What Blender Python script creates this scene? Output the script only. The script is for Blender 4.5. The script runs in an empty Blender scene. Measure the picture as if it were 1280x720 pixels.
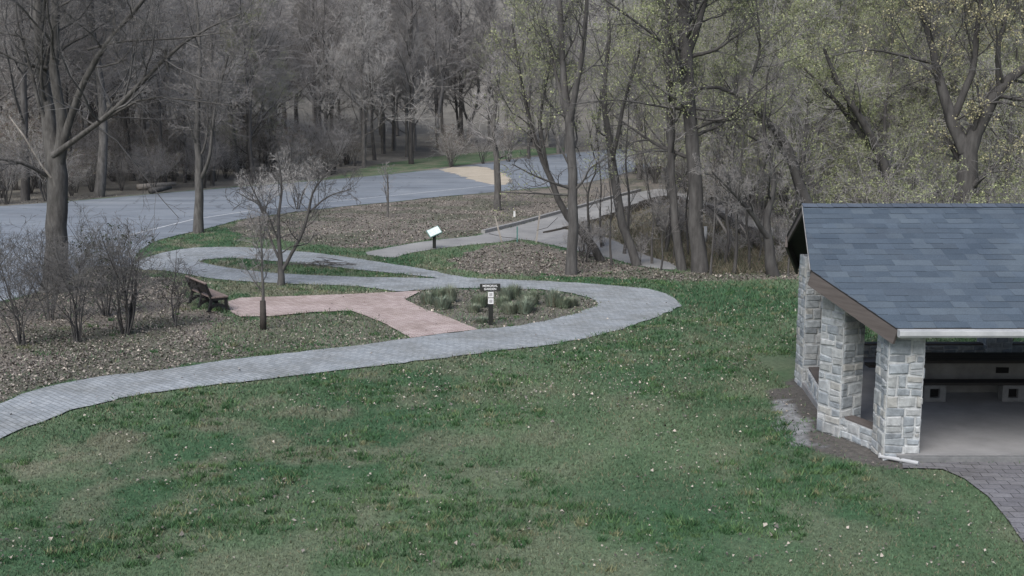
import bpy, bmesh, math
import numpy as np
from mathutils import Vector, Matrix, geometry

rng = np.random.default_rng(7)
scn = bpy.context.scene
C = scn.collection
PI = math.pi

# ---------------------------------------------------------------- camera
F, HC = 1300.0, 5.5
TH = math.atan(195 / F)
CT, ST = math.cos(TH), math.sin(TH)
cam = bpy.data.objects.new('camera', bpy.data.cameras.new('camera'))
C.objects.link(cam)
cam.location = (0, 0, HC)
cam.rotation_euler = (PI / 2 - TH, 0, 0)
cam.data.sensor_width = 36
cam.data.lens = 36 * F / 1280
cam.data.clip_end = 2000
scn.camera = cam


def ray(px, py):
    u = (px - 640) / F
    v = (360 - py) / F
    return np.array([u, CT + v * ST, -ST + v * CT])


def at_z(px, py, z=0.0):
    d = ray(px, py)
    k = (z - HC) / d[2]
    return np.array([k * d[0], k * d[1], z])


def at_y(px, py, Y):
    d = ray(px, py)
    k = Y / d[1]
    return np.array([k * d[0], Y, HC + k * d[2]])


# ---------------------------------------------------------------- terrain
def softp(t, w):
    t = np.maximum(t, 0)
    return t * t / (t + w)


RP0 = np.array([-32.5, 66.0])
RN = np.array([-0.817, 0.577])


def z_base(x, y):
    x = np.asarray(x, float)
    y = np.asarray(y, float)
    s = (x - RP0[0]) * RN[0] + (y - RP0[1]) * RN[1]
    z = 0.032 * softp(np.minimum(y, 400) - 38, 8)
    z = z + 0.10 * softp(s - 14, 20)
    z = z + 0.20 * softp(y - 150, 30)
    return np.minimum(z, 62)


RIDGE = np.array([[1.6, 53.3, 0.0], [4.6, 53.4, 0.62], [7.6, 53.6, 1.45], [8.4, 53.2, 1.5], [10.4, 51.2, 0.80], [12.6, 48.6, 0.15]])


def z_mound(x, y):
    x = np.asarray(x, float)
    y = np.asarray(y, float)
    yr = np.interp(x, RIDGE[:, 0], RIDGE[:, 1])
    hr = np.interp(x, RIDGE[:, 0], RIDGE[:, 2], left=0, right=0)
    t = np.where(y < yr, 1 - (yr - y) / 8.0, 1 - (y - yr) / 2.4)
    t = np.clip(t, 0, 1)
    return hr * t * t * (3 - 2 * t) * 1.0


def z_at(x, y):
    return z_base(x, y) + z_mound(x, y)


def G(px, py):
    d = ray(px, py)
    lo, hi = 5.0, 600.0
    ts = np.linspace(5, 600, 2400)
    p = ts[:, None] * d
    below = (HC + p[:, 2]) < z_base(p[:, 0], p[:, 1])
    i = int(np.argmax(below)) if below.any() else len(ts) - 1
    lo, hi = ts[max(i - 1, 0)], ts[i]
    for _ in range(30):
        m = (lo + hi) / 2
        if HC + m * d[2] < z_base(m * d[0], m * d[1]):
            hi = m
        else:
            lo = m
    p = hi * d
    return np.array([p[0], p[1]])


def GP(pts):
    return np.array([G(*p) for p in pts])


# ---------------------------------------------------------------- numpy helpers
def hash2(ix, iy, seed):
    n = (ix.astype(np.int64) * 374761393 + iy.astype(np.int64) * 668265263 + seed * 974711) & 0xffffffff
    n = ((n ^ (n >> 13)) * 1274126177) & 0xffffffff
    return ((n ^ (n >> 16)) & 0xffff) / 65535.0


def vnoise(x, y, seed=0):
    ix, iy = np.floor(x), np.floor(y)
    fx, fy = x - ix, y - iy
    fx = fx * fx * (3 - 2 * fx)
    fy = fy * fy * (3 - 2 * fy)
    a = hash2(ix, iy, seed); b = hash2(ix + 1, iy, seed)
    c = hash2(ix, iy + 1, seed); d = hash2(ix + 1, iy + 1, seed)
    return (a * (1 - fx) + b * fx) * (1 - fy) + (c * (1 - fx) + d * fx) * fy


def fbm(x, y, seed=0, o=4):
    s = 0; a = 0.5; t = 0
    for k in range(o):
        s = s + a * vnoise(x, y, seed + k); t += a
        x = x * 2.03 + 11.3; y = y * 2.03 + 7.7; a *= 0.5
    return s / t


def inpoly(x, y, poly):
    r = np.zeros(x.shape, bool)
    n = len(poly)
    j = n - 1
    for i in range(n):
        xi, yi = poly[i]; xj, yj = poly[j]
        if yi != yj:
            r ^= ((yi > y) != (yj > y)) & (x < (xj - xi) * (y - yi) / (yj - yi) + xi)
        j = i
    return r


def smooth_poly(p, it=2):
    p = np.asarray(p, float)
    for _ in range(it):
        q = np.roll(p, -1, 0)
        p = np.stack([p * .75 + q * .25, p * .25 + q * .75], 1).reshape(-1, 2)
    return p


# ---------------------------------------------------------------- object helpers
def mesh_np(name, V, Fq, mat, col=None, fcol=None, smooth=False):
    V = np.asarray(V, np.float32).reshape(-1, 3)
    me = bpy.data.meshes.new(name)
    if isinstance(Fq, np.ndarray):
        n, k = Fq.shape
        me.vertices.add(len(V)); me.vertices.foreach_set('co', V.ravel())
        me.loops.add(n * k); me.loops.foreach_set('vertex_index', Fq.astype(np.int32).ravel())
        me.polygons.add(n)
        me.polygons.foreach_set('loop_start', np.arange(0, n * k, k, dtype=np.int32))
        me.update(calc_edges=True)
    else:
        me.from_pydata([tuple(map(float, v)) for v in V], [], Fq)
        me.update()
    if col is not None:
        a = me.color_attributes.new('tone', 'FLOAT_COLOR', 'POINT')
        c = np.ones((len(V), 4), np.float32); c[:, :3] = col
        a.data.foreach_set('color', c.ravel())
    if fcol is not None:
        a = me.color_attributes.new('tone', 'FLOAT_COLOR', 'CORNER')
        k = Fq.shape[1]
        c = np.ones((len(Fq) * k, 4), np.float32); c[:, :3] = np.repeat(fcol, k, 0)
        a.data.foreach_set('color', c.ravel())
    if smooth:
        me.polygons.foreach_set('use_smooth', np.ones(len(me.polygons), bool))
    if mat:
        me.materials.append(mat)
    return me


def link(name, me, parent=None, loc=None):
    o = bpy.data.objects.new(name, me)
    C.objects.link(o)
    if parent is not None:
        o.parent = parent
    if loc is not None:
        o.location = loc
    return o


def tag(o, label, cat, group=None, kind=None):
    if label: o['label'] = label
    if cat: o['category'] = cat
    if group: o['group'] = group
    if kind: o['kind'] = kind
    return o


def thing(name, label, cat, loc=(0, 0, 0), rz=0, group=None):
    o = bpy.data.objects.new(name, None)
    C.objects.link(o)
    o.empty_display_size = .2
    o.location = loc; o.rotation_euler = (0, 0, rz)
    return tag(o, label, cat, group)


class MB:
    def __init__(s):
        s.V = []; s.F = []; s.c = []

    def add(s, V, Fs, col=(1, 1, 1)):
        b = len(s.V)
        s.V += [tuple(map(float, v)) for v in V]
        for f in Fs:
            s.F.append(tuple(b + i for i in f)); s.c.append(col)

    def box(s, c, size, rz=0, rx=0, ry=0, col=(1, 1, 1), bev=0.0):
        hx, hy, hz = [a / 2 for a in size]
        M = Matrix.Translation(c) @ Matrix.Rotation(rz, 4, 'Z') @ Matrix.Rotation(ry, 4, 'Y') @ Matrix.Rotation(rx, 4, 'X')
        if bev <= 0:
            vs = [M @ Vector((x, y, z)) for z in (-hz, hz) for y in (-hy, hy) for x in (-hx, hx)]
            s.add(vs, [(0, 2, 3, 1), (4, 5, 7, 6), (0, 1, 5, 4), (2, 6, 7, 3), (0, 4, 6, 2), (1, 3, 7, 5)], col)
        else:
            bm = bmesh.new()
            bmesh.ops.create_cube(bm, size=1)
            for v in bm.verts: v.co = Vector((v.co.x * size[0], v.co.y * size[1], v.co.z * size[2]))
            bmesh.ops.bevel(bm, geom=bm.edges[:], offset=bev, segments=2, affect='EDGES', profile=.6)
            bm.verts.ensure_lookup_table()
            s.add([M @ v.co for v in bm.verts], [tuple(v.index for v in f.verts) for f in bm.faces], col)
            bm.free()

    def bar(s, a, b, w, h=None, col=(1, 1, 1), up=(0, 0, 1)):
        h = h or w
        a = Vector(a); b = Vector(b); d = (b - a)
        L = d.length; d.normalize()
        u = Vector(up)
        x = d.cross(u)
        if x.length < 1e-4: x = d.cross(Vector((0, 1, 0)))
        x.normalize(); y = x.cross(d)
        vs = []
        for p in (a, b):
            for i, j in ((-1, -1), (1, -1), (1, 1), (-1, 1)):
                vs.append(p + x * (i * w / 2) + y * (j * h / 2))
        s.add(vs, [(0, 1, 2, 3), (7, 6, 5, 4), (0, 4, 5, 1), (1, 5, 6, 2), (2, 6, 7, 3), (3, 7, 4, 0)], col)

    def tube(s, pts, r, n=8, col=(1, 1, 1), cap=True):
        P = np.array([list(p) for p in pts], float)[None]
        R = np.full((1, len(pts)), r) if np.isscalar(r) else np.array(r, float)[None]
        V, Fq = tubes(P, R, n)
        b = len(s.V)
        s.add(V, [tuple(f) for f in Fq], col)
        if cap:
            s.F.append(tuple(b + i for i in range(n))[::-1]); s.c.append(col)
            e = b + (len(pts) - 1) * n
            s.F.append(tuple(e + i for i in range(n))); s.c.append(col)

    def build(s, name, mat, parent=None, loc=None, smooth=False, tone=False):
        me = bpy.data.meshes.new(name)
        me.from_pydata(s.V, [], s.F)
        bm = bmesh.new(); bm.from_mesh(me)
        bmesh.ops.recalc_face_normals(bm, faces=bm.faces[:])
        bm.to_mesh(me); bm.free()
        if tone:
            a = me.color_attributes.new('tone', 'FLOAT_COLOR', 'CORNER')
            c = []
            for p in me.polygons:
                c += list(s.c[p.index]) [:3] * 1 and ([*s.c[p.index], 1.0] * len(p.vertices))
            a.data.foreach_set('color', c)
        if smooth:
            for p in me.polygons: p.use_smooth = True
        me.materials.append(mat)
        return link(name, me, parent, loc)


def tubes(P, R, S):
    n, K, _ = P.shape
    T = np.gradient(P, axis=1)
    T /= np.linalg.norm(T, axis=2, keepdims=True) + 1e-9
    ref = np.zeros((n, 1, 3))
    m = np.mean(T, axis=1, keepdims=True)
    small = np.argmin(np.abs(m[:, 0]), axis=1)
    ref[np.arange(n), 0, small] = 1
    N = ref - (ref * T).sum(2, keepdims=True) * T
    N /= np.linalg.norm(N, axis=2, keepdims=True) + 1e-9
    B = np.cross(T, N)
    a = np.arange(S) * 2 * PI / S
    V = P[:, :, None, :] + R[:, :, None, None] * (np.cos(a)[None, None, :, None] * N[:, :, None, :] + np.sin(a)[None, None, :, None] * B[:, :, None, :])
    i = np.arange(n)[:, None, None]; k = np.arange(K - 1)[None, :, None]; j = np.arange(S)[None, None, :]
    b = (i * K + k) * S
    j2 = (j + 1) % S
    Fq = np.stack([b + j, b + j2, b + S + j2, b + S + j], -1).reshape(-1, 4)
    return V.reshape(-1, 3), Fq


# ---------------------------------------------------------------- materials
def new_mat(name):
    m = bpy.data.materials.new(name)
    m.use_nodes = True
    nt = m.node_tree
    bs = nt.nodes['Principled BSDF']
    bs.inputs['Specular IOR Level'].default_value = 0.25
    return m, nt, bs


def N(nt, t, **kw):
    n = nt.nodes.new(t)
    for k, v in kw.items():
        setattr(n, k, v)
    return n


def ramp(nt, fac, stops):
    r = N(nt, 'ShaderNodeValToRGB')
    e = r.color_ramp.elements
    while len(e) < len(stops): e.new(.5)
    for i, (p, c) in enumerate(stops):
        e[i].position = p; e[i].color = (*c, 1)
    nt.links.new(fac, r.inputs[0])
    return r.outputs[0]


def noise(nt, scale, detail=4, rough=.6, vec=None, obj=True):
    n = N(nt, 'ShaderNodeTexNoise')
    n.inputs['Scale'].default_value = scale; n.inputs['Detail'].default_value = detail; n.inputs['Roughness'].default_value = rough
    if vec is None:
        tc = N(nt, 'ShaderNodeTexCoord'); vec = tc.outputs['Object']
    nt.links.new(vec, n.inputs['Vector'])
    return n.outputs[0]


def mixc(nt, a, b, fac=1.0, mode='MULTIPLY'):
    m = N(nt, 'ShaderNodeMix', data_type='RGBA', blend_type=mode)
    for sock, v in ((0, fac), (6, a), (7, b)):
        if isinstance(v, (int, float)): m.inputs[sock].default_value = v
        elif isinstance(v, tuple): m.inputs[sock].default_value = (*v, 1)
        else: nt.links.new(v, m.inputs[sock])
    return m.outputs[2]


def bump(nt, bs, h, strength=.5, dist=.02):
    b = N(nt, 'ShaderNodeBump')
    b.inputs['Strength'].default_value = strength; b.inputs['Distance'].default_value = dist
    nt.links.new(h, b.inputs['Height']); nt.links.new(b.outputs[0], bs.inputs['Normal'])


def simple(name, c1, c2, scale=6, rough=.85, tone=False, bmp=.3, dist=.01, rnd=0.0, vec_scale=None):
    m, nt, bs = new_mat(name)
    vec = None
    if vec_scale:
        tc = N(nt, 'ShaderNodeTexCoord'); mp = N(nt, 'ShaderNodeMapping')
        mp.inputs['Scale'].default_value = vec_scale
        nt.links.new(tc.outputs['Object'], mp.inputs[0]); vec = mp.outputs[0]
    h = noise(nt, scale, 6, .65, vec)
    col = ramp(nt, h, [(.3, c1), (.7, c2)])
    if tone:
        at = N(nt, 'ShaderNodeAttribute', attribute_name='tone')
        col = mixc(nt, col, at.outputs['Color'])
    if rnd:
        oi = N(nt, 'ShaderNodeObjectInfo')
        r = ramp(nt, oi.outputs['Random'], [(0, (1 - rnd,) * 3), (1, (1 + rnd,) * 3)])
        col = mixc(nt, col, r)
    nt.links.new(col, bs.inputs['Base Color'])
    bs.inputs['Roughness'].default_value = rough
    if bmp: bump(nt, bs, h, bmp, dist)
    return m


M = {}
M['bark'] = simple('bark', (.052, .050, .048), (.16, .155, .15), 7, .95, bmp=1.0, dist=.03, rnd=.25, vec_scale=(1, 1, .25))
M['bark_dark'] = simple('bark_dark', (.045, .043, .043), (.115, .112, .11), 5, .95, bmp=.8, dist=.03, rnd=.2, vec_scale=(1, 1, .25))
M['bark_pale'] = simple('bark_pale', (.09, .088, .083), (.20, .195, .185), 5, .95, bmp=.8, dist=.03, vec_scale=(1, 1, .3))
M['twig'] = simple('twig', (.225, .217, .216), (.345, .333, .328), 1.5, .9, bmp=0, rnd=.3)
M['twig_pale'] = simple('twig_pale', (.29, .283, .278), (.43, .418, .405), 1.5, .9, bmp=0, rnd=.25)
M['twig_dark'] = simple('twig_dark', (.08, .078, .079), (.13, .128, .128), 1.5, .9, bmp=0, rnd=.25)
M['buds'] = simple('buds', (.8, .8, .8), (1.1, 1.1, 1.1), 3, .8, tone=True, bmp=0, rnd=.15)
M['dead_leaf'] = simple('dead_leaf', (.8, .8, .8), (1.1, 1.1, 1.1), 9, .8, tone=True, bmp=0)
M['grass_blade'] = simple('grass_blade', (.85, .85, .85), (1.1, 1.1, 1.1), 2, .75, tone=True, bmp=0)
M['dead_wood'] = simple('dead_wood', (.22, .2, .18), (.42, .39, .36), 8, .9, vec_scale=(1, 1, .3))
M['stone'] = simple('stone', (.62, .62, .62), (1.15, 1.15, 1.15), 9, .9, tone=True, bmp=.9, dist=.02)
M['concrete'] = simple('concrete', (.20, .20, .205), (.29, .29, .295), 1.2, .9, bmp=.2, dist=.005)
M['block'] = simple('concrete_block', (.13, .135, .14), (.20, .205, .21), 9, .95, bmp=.5, dist=.008)
M['block_pale'] = simple('pedestal_concrete', (.13, .13, .13), (.21, .21, .205), 3, .95, bmp=.4, dist=.008)
M['wood_brown'] = simple('wood_brown', (.085, .074, .071), (.13, .115, .111), 4, .75, vec_scale=(.3, .3, 4))
M['wood_dark'] = simple('wood_dark', (.018, .017, .017), (.036, .033, .032), 4, .7, vec_scale=(.4, 4, 4))
M['wood_sky_tint'] = simple('wood_sky_tint', (.16, .125, .115), (.24, .19, .175), 3, .7, vec_scale=(.4, 4, 4))  # pinkish sky reflection put into the seat and rail wood colour
M['white_metal'] = simple('white_metal', (.34, .355, .375), (.50, .515, .535), 2.5, .45, bmp=0)
M['iron'] = simple('black_iron', (.014, .014, .015), (.024, .024, .026), 20, .55, bmp=.1)
M['black_post'] = simple('black_post', (.012, .014, .013), (.024, .026, .024), 12, .6, bmp=.2)
M['sign_white'] = simple('sign_white', (.68, .69, .7), (.78, .79, .8), 12, .5, bmp=0)
M['notice_grey'] = simple('notice_print', (.3, .3, .31), (.42, .42, .43), 30, .6, bmp=0)
M['sign_board'] = simple('sign_board', (.022, .024, .022), (.036, .038, .035), 10, .6, bmp=.1)
M['panel_face'] = simple('panel_face', (.42, .5, .52), (.72, .76, .76), 14, .3, bmp=0)
M['panel_teal'] = simple('panel_teal', (.06, .16, .15), (.10, .22, .2), 14, .4, bmp=0)
M['dark'] = simple('block_hollow', (.008, .008, .009), (.014, .014, .015), 3, .9, bmp=0)
M['plastic_tube'] = simple('tree_guard', (.035, .031, .029), (.06, .054, .05), 9, .8)
M['timber'] = simple('timber', (.028, .026, .024), (.055, .05, .046), 5, .9, vec_scale=(.4, 3, 3))
M['kerb'] = simple('kerb_concrete', (.2, .2, .205), (.32, .32, .32), 6, .9)
M['perennial'] = simple('perennial', (.85, .85, .85), (1.1, 1.1, 1.1), 3, .7, tone=True, bmp=0)

# shingles
m, nt, bs = new_mat('shingle'); M['shingle'] = m
at = N(nt, 'ShaderNodeAttribute', attribute_name='tone')
g = noise(nt, 60, 3, .7); big = noise(nt, .9, 4, .6)
c = mixc(nt, at.outputs['Color'], ramp(nt, g, [(.25, (.7, .7, .7)), (.75, (1.3, 1.3, 1.3))]))
c = mixc(nt, c, ramp(nt, big, [(.3, (.8, .82, .85)), (.7, (1.12, 1.12, 1.1))]))
nt.links.new(c, bs.inputs['Base Color']); bs.inputs['Roughness'].default_value = .9
bump(nt, bs, g, .4, .004)


def paver_mat(name, c1, c2, mortar, bw, bh, rot, dirt=(.7, .68, .64)):
    m, nt, bs = new_mat(name)
    tc = N(nt, 'ShaderNodeTexCoord'); mp = N(nt, 'ShaderNodeMapping')
    mp.inputs['Rotation'].default_value = (0, 0, rot)
    nt.links.new(tc.outputs['Object'], mp.inputs[0])
    w = N(nt, 'ShaderNodeTexNoise'); w.inputs['Scale'].default_value = .6
    nt.links.new(tc.outputs['Object'], w.inputs['Vector'])
    vm = N(nt, 'ShaderNodeVectorMath', operation='MULTIPLY_ADD')
    vm.inputs[1].default_value = (.25, .25, 0)
    nt.links.new(w.outputs['Color'], vm.inputs[0]); nt.links.new(mp.outputs[0], vm.inputs[2])
    b = N(nt, 'ShaderNodeTexBrick')
    b.inputs['Color1'].default_value = (*c1, 1); b.inputs['Color2'].default_value = (*c2, 1); b.inputs['Mortar'].default_value = (*mortar, 1)
    b.inputs['Scale'].default_value = 1; b.inputs['Brick Width'].default_value = bw; b.inputs['Row Height'].default_value = bh
    b.inputs['Mortar Size'].default_value = .008; b.inputs['Mortar Smooth'].default_value = .3
    nt.links.new(vm.outputs[0], b.inputs['Vector'])
    n1 = noise(nt, .7, 6, .7); n2 = noise(nt, 25, 3, .7)
    c = mixc(nt, b.outputs['Color'], ramp(nt, n1, [(.28, dirt), (.6, (1.05, 1.05, 1.06))]))
    c = mixc(nt, c, ramp(nt, n2, [(.25, (.72, .72, .72)), (.75, (1.22, 1.22, 1.22))]))
    nt.links.new(c, bs.inputs['Base Color']); bs.inputs['Roughness'].default_value = .85
    bump(nt, bs, b.outputs['Fac'], -.5, .008)
    return m


M['paver'] = paver_mat('grey_paver', (.255, .28, .30), (.34, .365, .385), (.13, .14, .145), .24, .12, .75)
M['brick'] = paver_mat('red_brick_paver', (.37, .295, .28), (.49, .41, .39), (.19, .165, .16), .21, .105, .3)
M['apron'] = paver_mat('apron_paver', (.15, .15, .165), (.205, .205, .22), (.05, .05, .055), .30, .20, .12)


def rough_sheet(name, c1, c2, s1, s2, warm=None):
    m, nt, bs = new_mat(name)
    n1 = noise(nt, s1, 5, .6); n2 = noise(nt, s2, 3, .7)
    c = ramp(nt, n1, [(.3, c1), (.7, c2)])
    c = mixc(nt, c, ramp(nt, n2, [(.25, (.75, .75, .75)), (.75, (1.2, 1.2, 1.2))]))
    nt.links.new(c, bs.inputs['Base Color']); bs.inputs['Roughness'].default_value = .85
    bump(nt, bs, n2, .4, .01)
    return m


m, nt, bs = new_mat('asphalt'); M['asphalt'] = m
tc = N(nt, 'ShaderNodeTexCoord'); mp = N(nt, 'ShaderNodeMapping')
mp.inputs['Rotation'].default_value = (0, 0, -math.radians(54.8)); mp.inputs['Scale'].default_value = (.05, .9, 1)
nt.links.new(tc.outputs['Object'], mp.inputs[0])
s1 = noise(nt, 1.0, 5, .6, mp.outputs[0]); s2 = noise(nt, .25, 5, .65); s3 = noise(nt, 22, 3, .7)
c = ramp(nt, s1, [(.3, (.15, .175, .21)), (.7, (.23, .255, .29))])
c = mixc(nt, c, ramp(nt, s2, [(.3, (.80, .80, .80)), (.52, (1, 1, 1)), (.72, (1.18, 1.16, 1.12))]))
c = mixc(nt, c, ramp(nt, s3, [(.25, (.78, .78, .78)), (.75, (1.2, 1.2, 1.2))]))
vo = N(nt, 'ShaderNodeTexVoronoi', feature='DISTANCE_TO_EDGE'); vo.inputs['Scale'].default_value = .16
wn = N(nt, 'ShaderNodeTexNoise'); wn.inputs['Scale'].default_value = .7; wn.inputs['Detail'].default_value = 4
vm = N(nt, 'ShaderNodeVectorMath', operation='MULTIPLY_ADD'); vm.inputs[1].default_value = (1.6, 1.6, 0)
nt.links.new(tc.outputs['Object'], wn.inputs['Vector']); nt.links.new(wn.outputs['Color'], vm.inputs[0]); nt.links.new(tc.outputs['Object'], vm.inputs[2])
nt.links.new(vm.outputs[0], vo.inputs['Vector'])
c = mixc(nt, c, ramp(nt, vo.outputs['Distance'], [(0, (.6, .6, .6)), (.012, (1, 1, 1))]))
nt.links.new(c, bs.inputs['Base Color']); bs.inputs['Roughness'].default_value = .8
bump(nt, bs, s3, .3, .01)
M['pathcon'] = rough_sheet('path_concrete', (.20, .202, .205), (.32, .318, .315), .5, 20)
M['sand'] = rough_sheet('sand', (.36, .32, .26), (.48, .43, .36), .8, 12)
M['line'] = rough_sheet('road_paint', (.34, .36, .39), (.62, .64, .67), 3, 15)

# ground: zone colours come from the point attribute, fine grain from noise
m, nt, bs = new_mat('ground'); M['ground'] = m
at = N(nt, 'ShaderNodeAttribute', attribute_name='tone')
n1 = noise(nt, 9, 5, .7); n2 = noise(nt, 45, 3, .7)
c = mixc(nt, at.outputs['Color'], ramp(nt, n1, [(.3, (.62, .62, .62)), (.72, (1.35, 1.33, 1.3))]))
c = mixc(nt, c, ramp(nt, n2, [(.25, (.65, .65, .65)), (.75, (1.3, 1.3, 1.3))]))
nt.links.new(c, bs.inputs['Base Color']); bs.inputs['Roughness'].default_value = .95
bump(nt, bs, n1, .7, .05)

# ---------------------------------------------------------------- light
world = bpy.data.worlds.new('World'); scn.world = world
world.use_nodes = True
nt = world.node_tree
sky = nt.nodes.new('ShaderNodeTexSky'); sky.sky_type = 'NISHITA'; sky.sun_disc = False
SUN_EL, SUN_AZ = math.radians(48), math.radians(205)
sky.sun_elevation = SUN_EL; sky.sun_rotation = SUN_AZ
sky.air_density = 1.0; sky.dust_density = 3.0; sky.ozone_density = 1.0
bg = nt.nodes['Background']; bg.inputs['Strength'].default_value = .15
nt.links.new(sky.outputs[0], bg.inputs[0])
sl = bpy.data.lights.new('sun', 'SUN'); so = bpy.data.objects.new('sun', sl); C.objects.link(so)
sl.energy = 3.0; sl.angle = math.radians(40); sl.color = (1, .99, .955)
# Nishita: rotation 0 = sun at +Y, positive rotates towards +X
sd = Vector((math.sin(SUN_AZ) * math.cos(SUN_EL), math.cos(SUN_AZ) * math.cos(SUN_EL), math.sin(SUN_EL)))
so.rotation_euler = sd.to_track_quat('Z', 'Y').to_euler()
scn.view_settings.view_transform = 'Standard'
scn.view_settings.look = 'None'
scn.view_settings.exposure = 0

# ---------------------------------------------------------------- layout outlines (traced, as ground coordinates)
path_out = GP([(-60, 578), (0, 551), (25, 539), (50, 529), (100, 511), (150, 500), (180, 494), (250, 484), (320, 476.5), (400, 467), (483, 457), (551, 449), (621, 440), (680, 433), (725, 425), (776, 413), (809, 401), (837, 391), (851, 384), (848, 376), (832, 367), (809, 361.5), (781, 359), (747, 356), (697, 353), (640, 350.5), (583, 348.5), (545, 340), (507, 333), (440, 323), (400, 317), (350, 313), (300, 309), (240, 310), (215, 314), (190, 320), (168, 328),
               (168, 338), (200, 338), (225, 342), (270, 350), (324, 354), (382, 356), (433, 357.5), (469, 361), (494, 366), (530, 362.5), (600, 360.5), (650, 361.5), (690, 363.5), (715, 367.5), (738, 373), (749, 379), (745, 384), (725, 391.5), (691, 400.5), (652, 407.5), (621, 411), (598, 413), (560, 417.5), (514, 424), (450, 433), (400, 438), (320, 447), (250, 456), (200, 464), (140, 471), (100, 476), (62, 484), (37, 491), (0, 505), (-60, 530)])
island = GP([(243, 326), (290, 322.5), (330, 326), (380, 330), (430, 336), (500, 343), (556, 349), (520, 348), (440, 347), (353, 343), (299, 337.5), (265, 332)])
brick_p = GP([(285, 378), (300, 373.5), (340, 372), (400, 370), (440, 368.5), (470, 367), (494, 366.3), (528, 364), (506, 375), (530, 387), (560, 397.5), (598, 413), (560, 417.2), (514, 423.8), (480, 405), (440, 389.5), (390, 391.5), (340, 396.5), (300, 397), (288, 391)])
bed_p = GP([(506, 375), (528, 364), (560, 361.5), (650, 362), (690, 364), (714, 368), (738, 373.5), (748.5, 379), (744, 383.5), (724, 391), (690, 400), (652, 407), (621, 410.5), (599, 412.5), (560, 397.5), (530, 387)])
road_p = GP([(-90, 266), (0, 258), (100, 251), (200, 242), (300, 234), (400, 226), (480, 219), (545, 212), (600, 205), (660, 197), (720, 191), (790, 185), (850, 181), (850, 200), (800, 212), (740, 228), (700, 232), (613, 241), (540, 247), (500, 252), (440, 257), (382, 264), (306, 273), (256, 287), (215, 296), (190, 303), (168, 318), (168, 336), (130, 333), (113, 333), (95, 345), (50, 366), (0, 378), (-90, 400)])
con_p = GP([(449, 317), (480, 311), (536, 301), (592, 296), (609, 291.5), (649, 282), (697, 268), (730, 259), (763, 249), (800, 240), (830, 235), (870, 248), (910, 262), (960, 283), (1000, 296), (990, 306), (950, 298), (900, 279), (860, 262), (830, 254), (780, 268), (740, 279), (697, 289), (720, 298), (760, 305), (800, 317), (850, 333), (838, 339), (790, 331), (760, 322.5), (709, 312), (667, 301), (649, 299.5), (628, 303), (592, 306), (540, 312), (506, 318), (491, 324)])
apron_p = np.array([at_z(*p)[:2] for p in [(1128, 587), (1128, 581), (1180, 580), (1280, 578), (1400, 577), (1400, 720), (1300, 720), (1283, 685), (1262, 655), (1235, 622), (1205, 600), (1178, 588)]])
litter_a = GP([(-90, 395), (0, 378), (50, 366), (95, 345), (113, 333), (130, 333), (168, 336), (190, 345), (225, 352), (240, 385), (290, 395), (340, 397), (390, 392), (440, 390), (480, 405), (512, 423), (450, 432), (400, 437), (320, 446), (250, 455), (200, 463), (140, 470), (100, 475), (62, 483), (37, 490), (0, 504), (-90, 528)])
litter_b = GP([(290, 285), (306, 273), (382, 265), (440, 257), (500, 252), (540, 247), (613, 241), (700, 233), (745, 229), (800, 215), (830, 234), (763, 248), (697, 267), (649, 281), (609, 290), (592, 295), (536, 300), (480, 309), (440, 310), (400, 306), (350, 300), (300, 296)])
litter_c = GP([(560, 325), (600, 309), (649, 301), (709, 313), (760, 324), (790, 332), (850, 340), (1010, 330), (1010, 350), (900, 352), (820, 350), (740, 347), (660, 346), (600, 342), (570, 336)])
mound_p = np.array([[1.0, 50.5], [1.6, 53.2], [4.6, 53.6], [8, 53.8], [10.5, 51.6], [13.2, 49], [16, 47], [15, 41], [8, 40], [5.5, 43.5], [3.5, 47]])
grass_far = GP([(330, 236), (400, 224), (470, 206), (540, 196), (600, 190), (700, 184), (720, 189), (660, 195), (600, 203), (545, 210), (480, 217), (400, 225)])
dirt_p = np.array([at_z(*p)[:2] for p in [(972, 476), (1003, 462), (1060, 500), (1110, 560), (1140, 578), (1140, 592), (1085, 584), (1030, 567), (990, 548), (970, 520)]])
gravel_p = np.array([at_z(*p)[:2] for p in [(968, 498), (986, 498), (1003, 520), (1032, 562), (1006, 557), (980, 545), (967, 525)]])
sand_p = GP([(543, 212), (580, 208), (612, 209), (645, 226), (625, 233), (598, 228), (575, 219)])

# ---------------------------------------------------------------- ground
litter_col = np.array([.185, .168, .15])
dry_col = np.array([.165, .15, .115])
mulch_col = np.array([.14, .137, .118])
dirt_col = np.array([.105, .10, .096])


def lawn_colour(x, y):
    n1 = fbm(x * .35, y * .28, 3, 4); n2 = fbm(x * 1.4, y * 1.1, 9, 3); n3 = fbm(x * .12, y * .12, 31, 2)
    g = np.clip((n1 - .36) / .28, 0, 1)[..., None]
    lush = np.array([.054, .114, .058]); mid = np.array([.106, .16, .092]); dry = np.array([.205, .195, .15])
    c = lush * (1 - g) + mid * g
    d = np.clip((n2 * .72 + n3 * .28 - .495) / .17, 0, 1)[..., None]
    # drier towards the lower left and along the path
    left = np.clip((-x + 2) / 11, 0, 1)[..., None] * np.clip((y - 13) / 4, .3, 1)[..., None]
    d = np.clip(d * (.38 + .62 * left), 0, 1)
    return c * (1 - d * .72) + dry * d * .72


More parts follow.
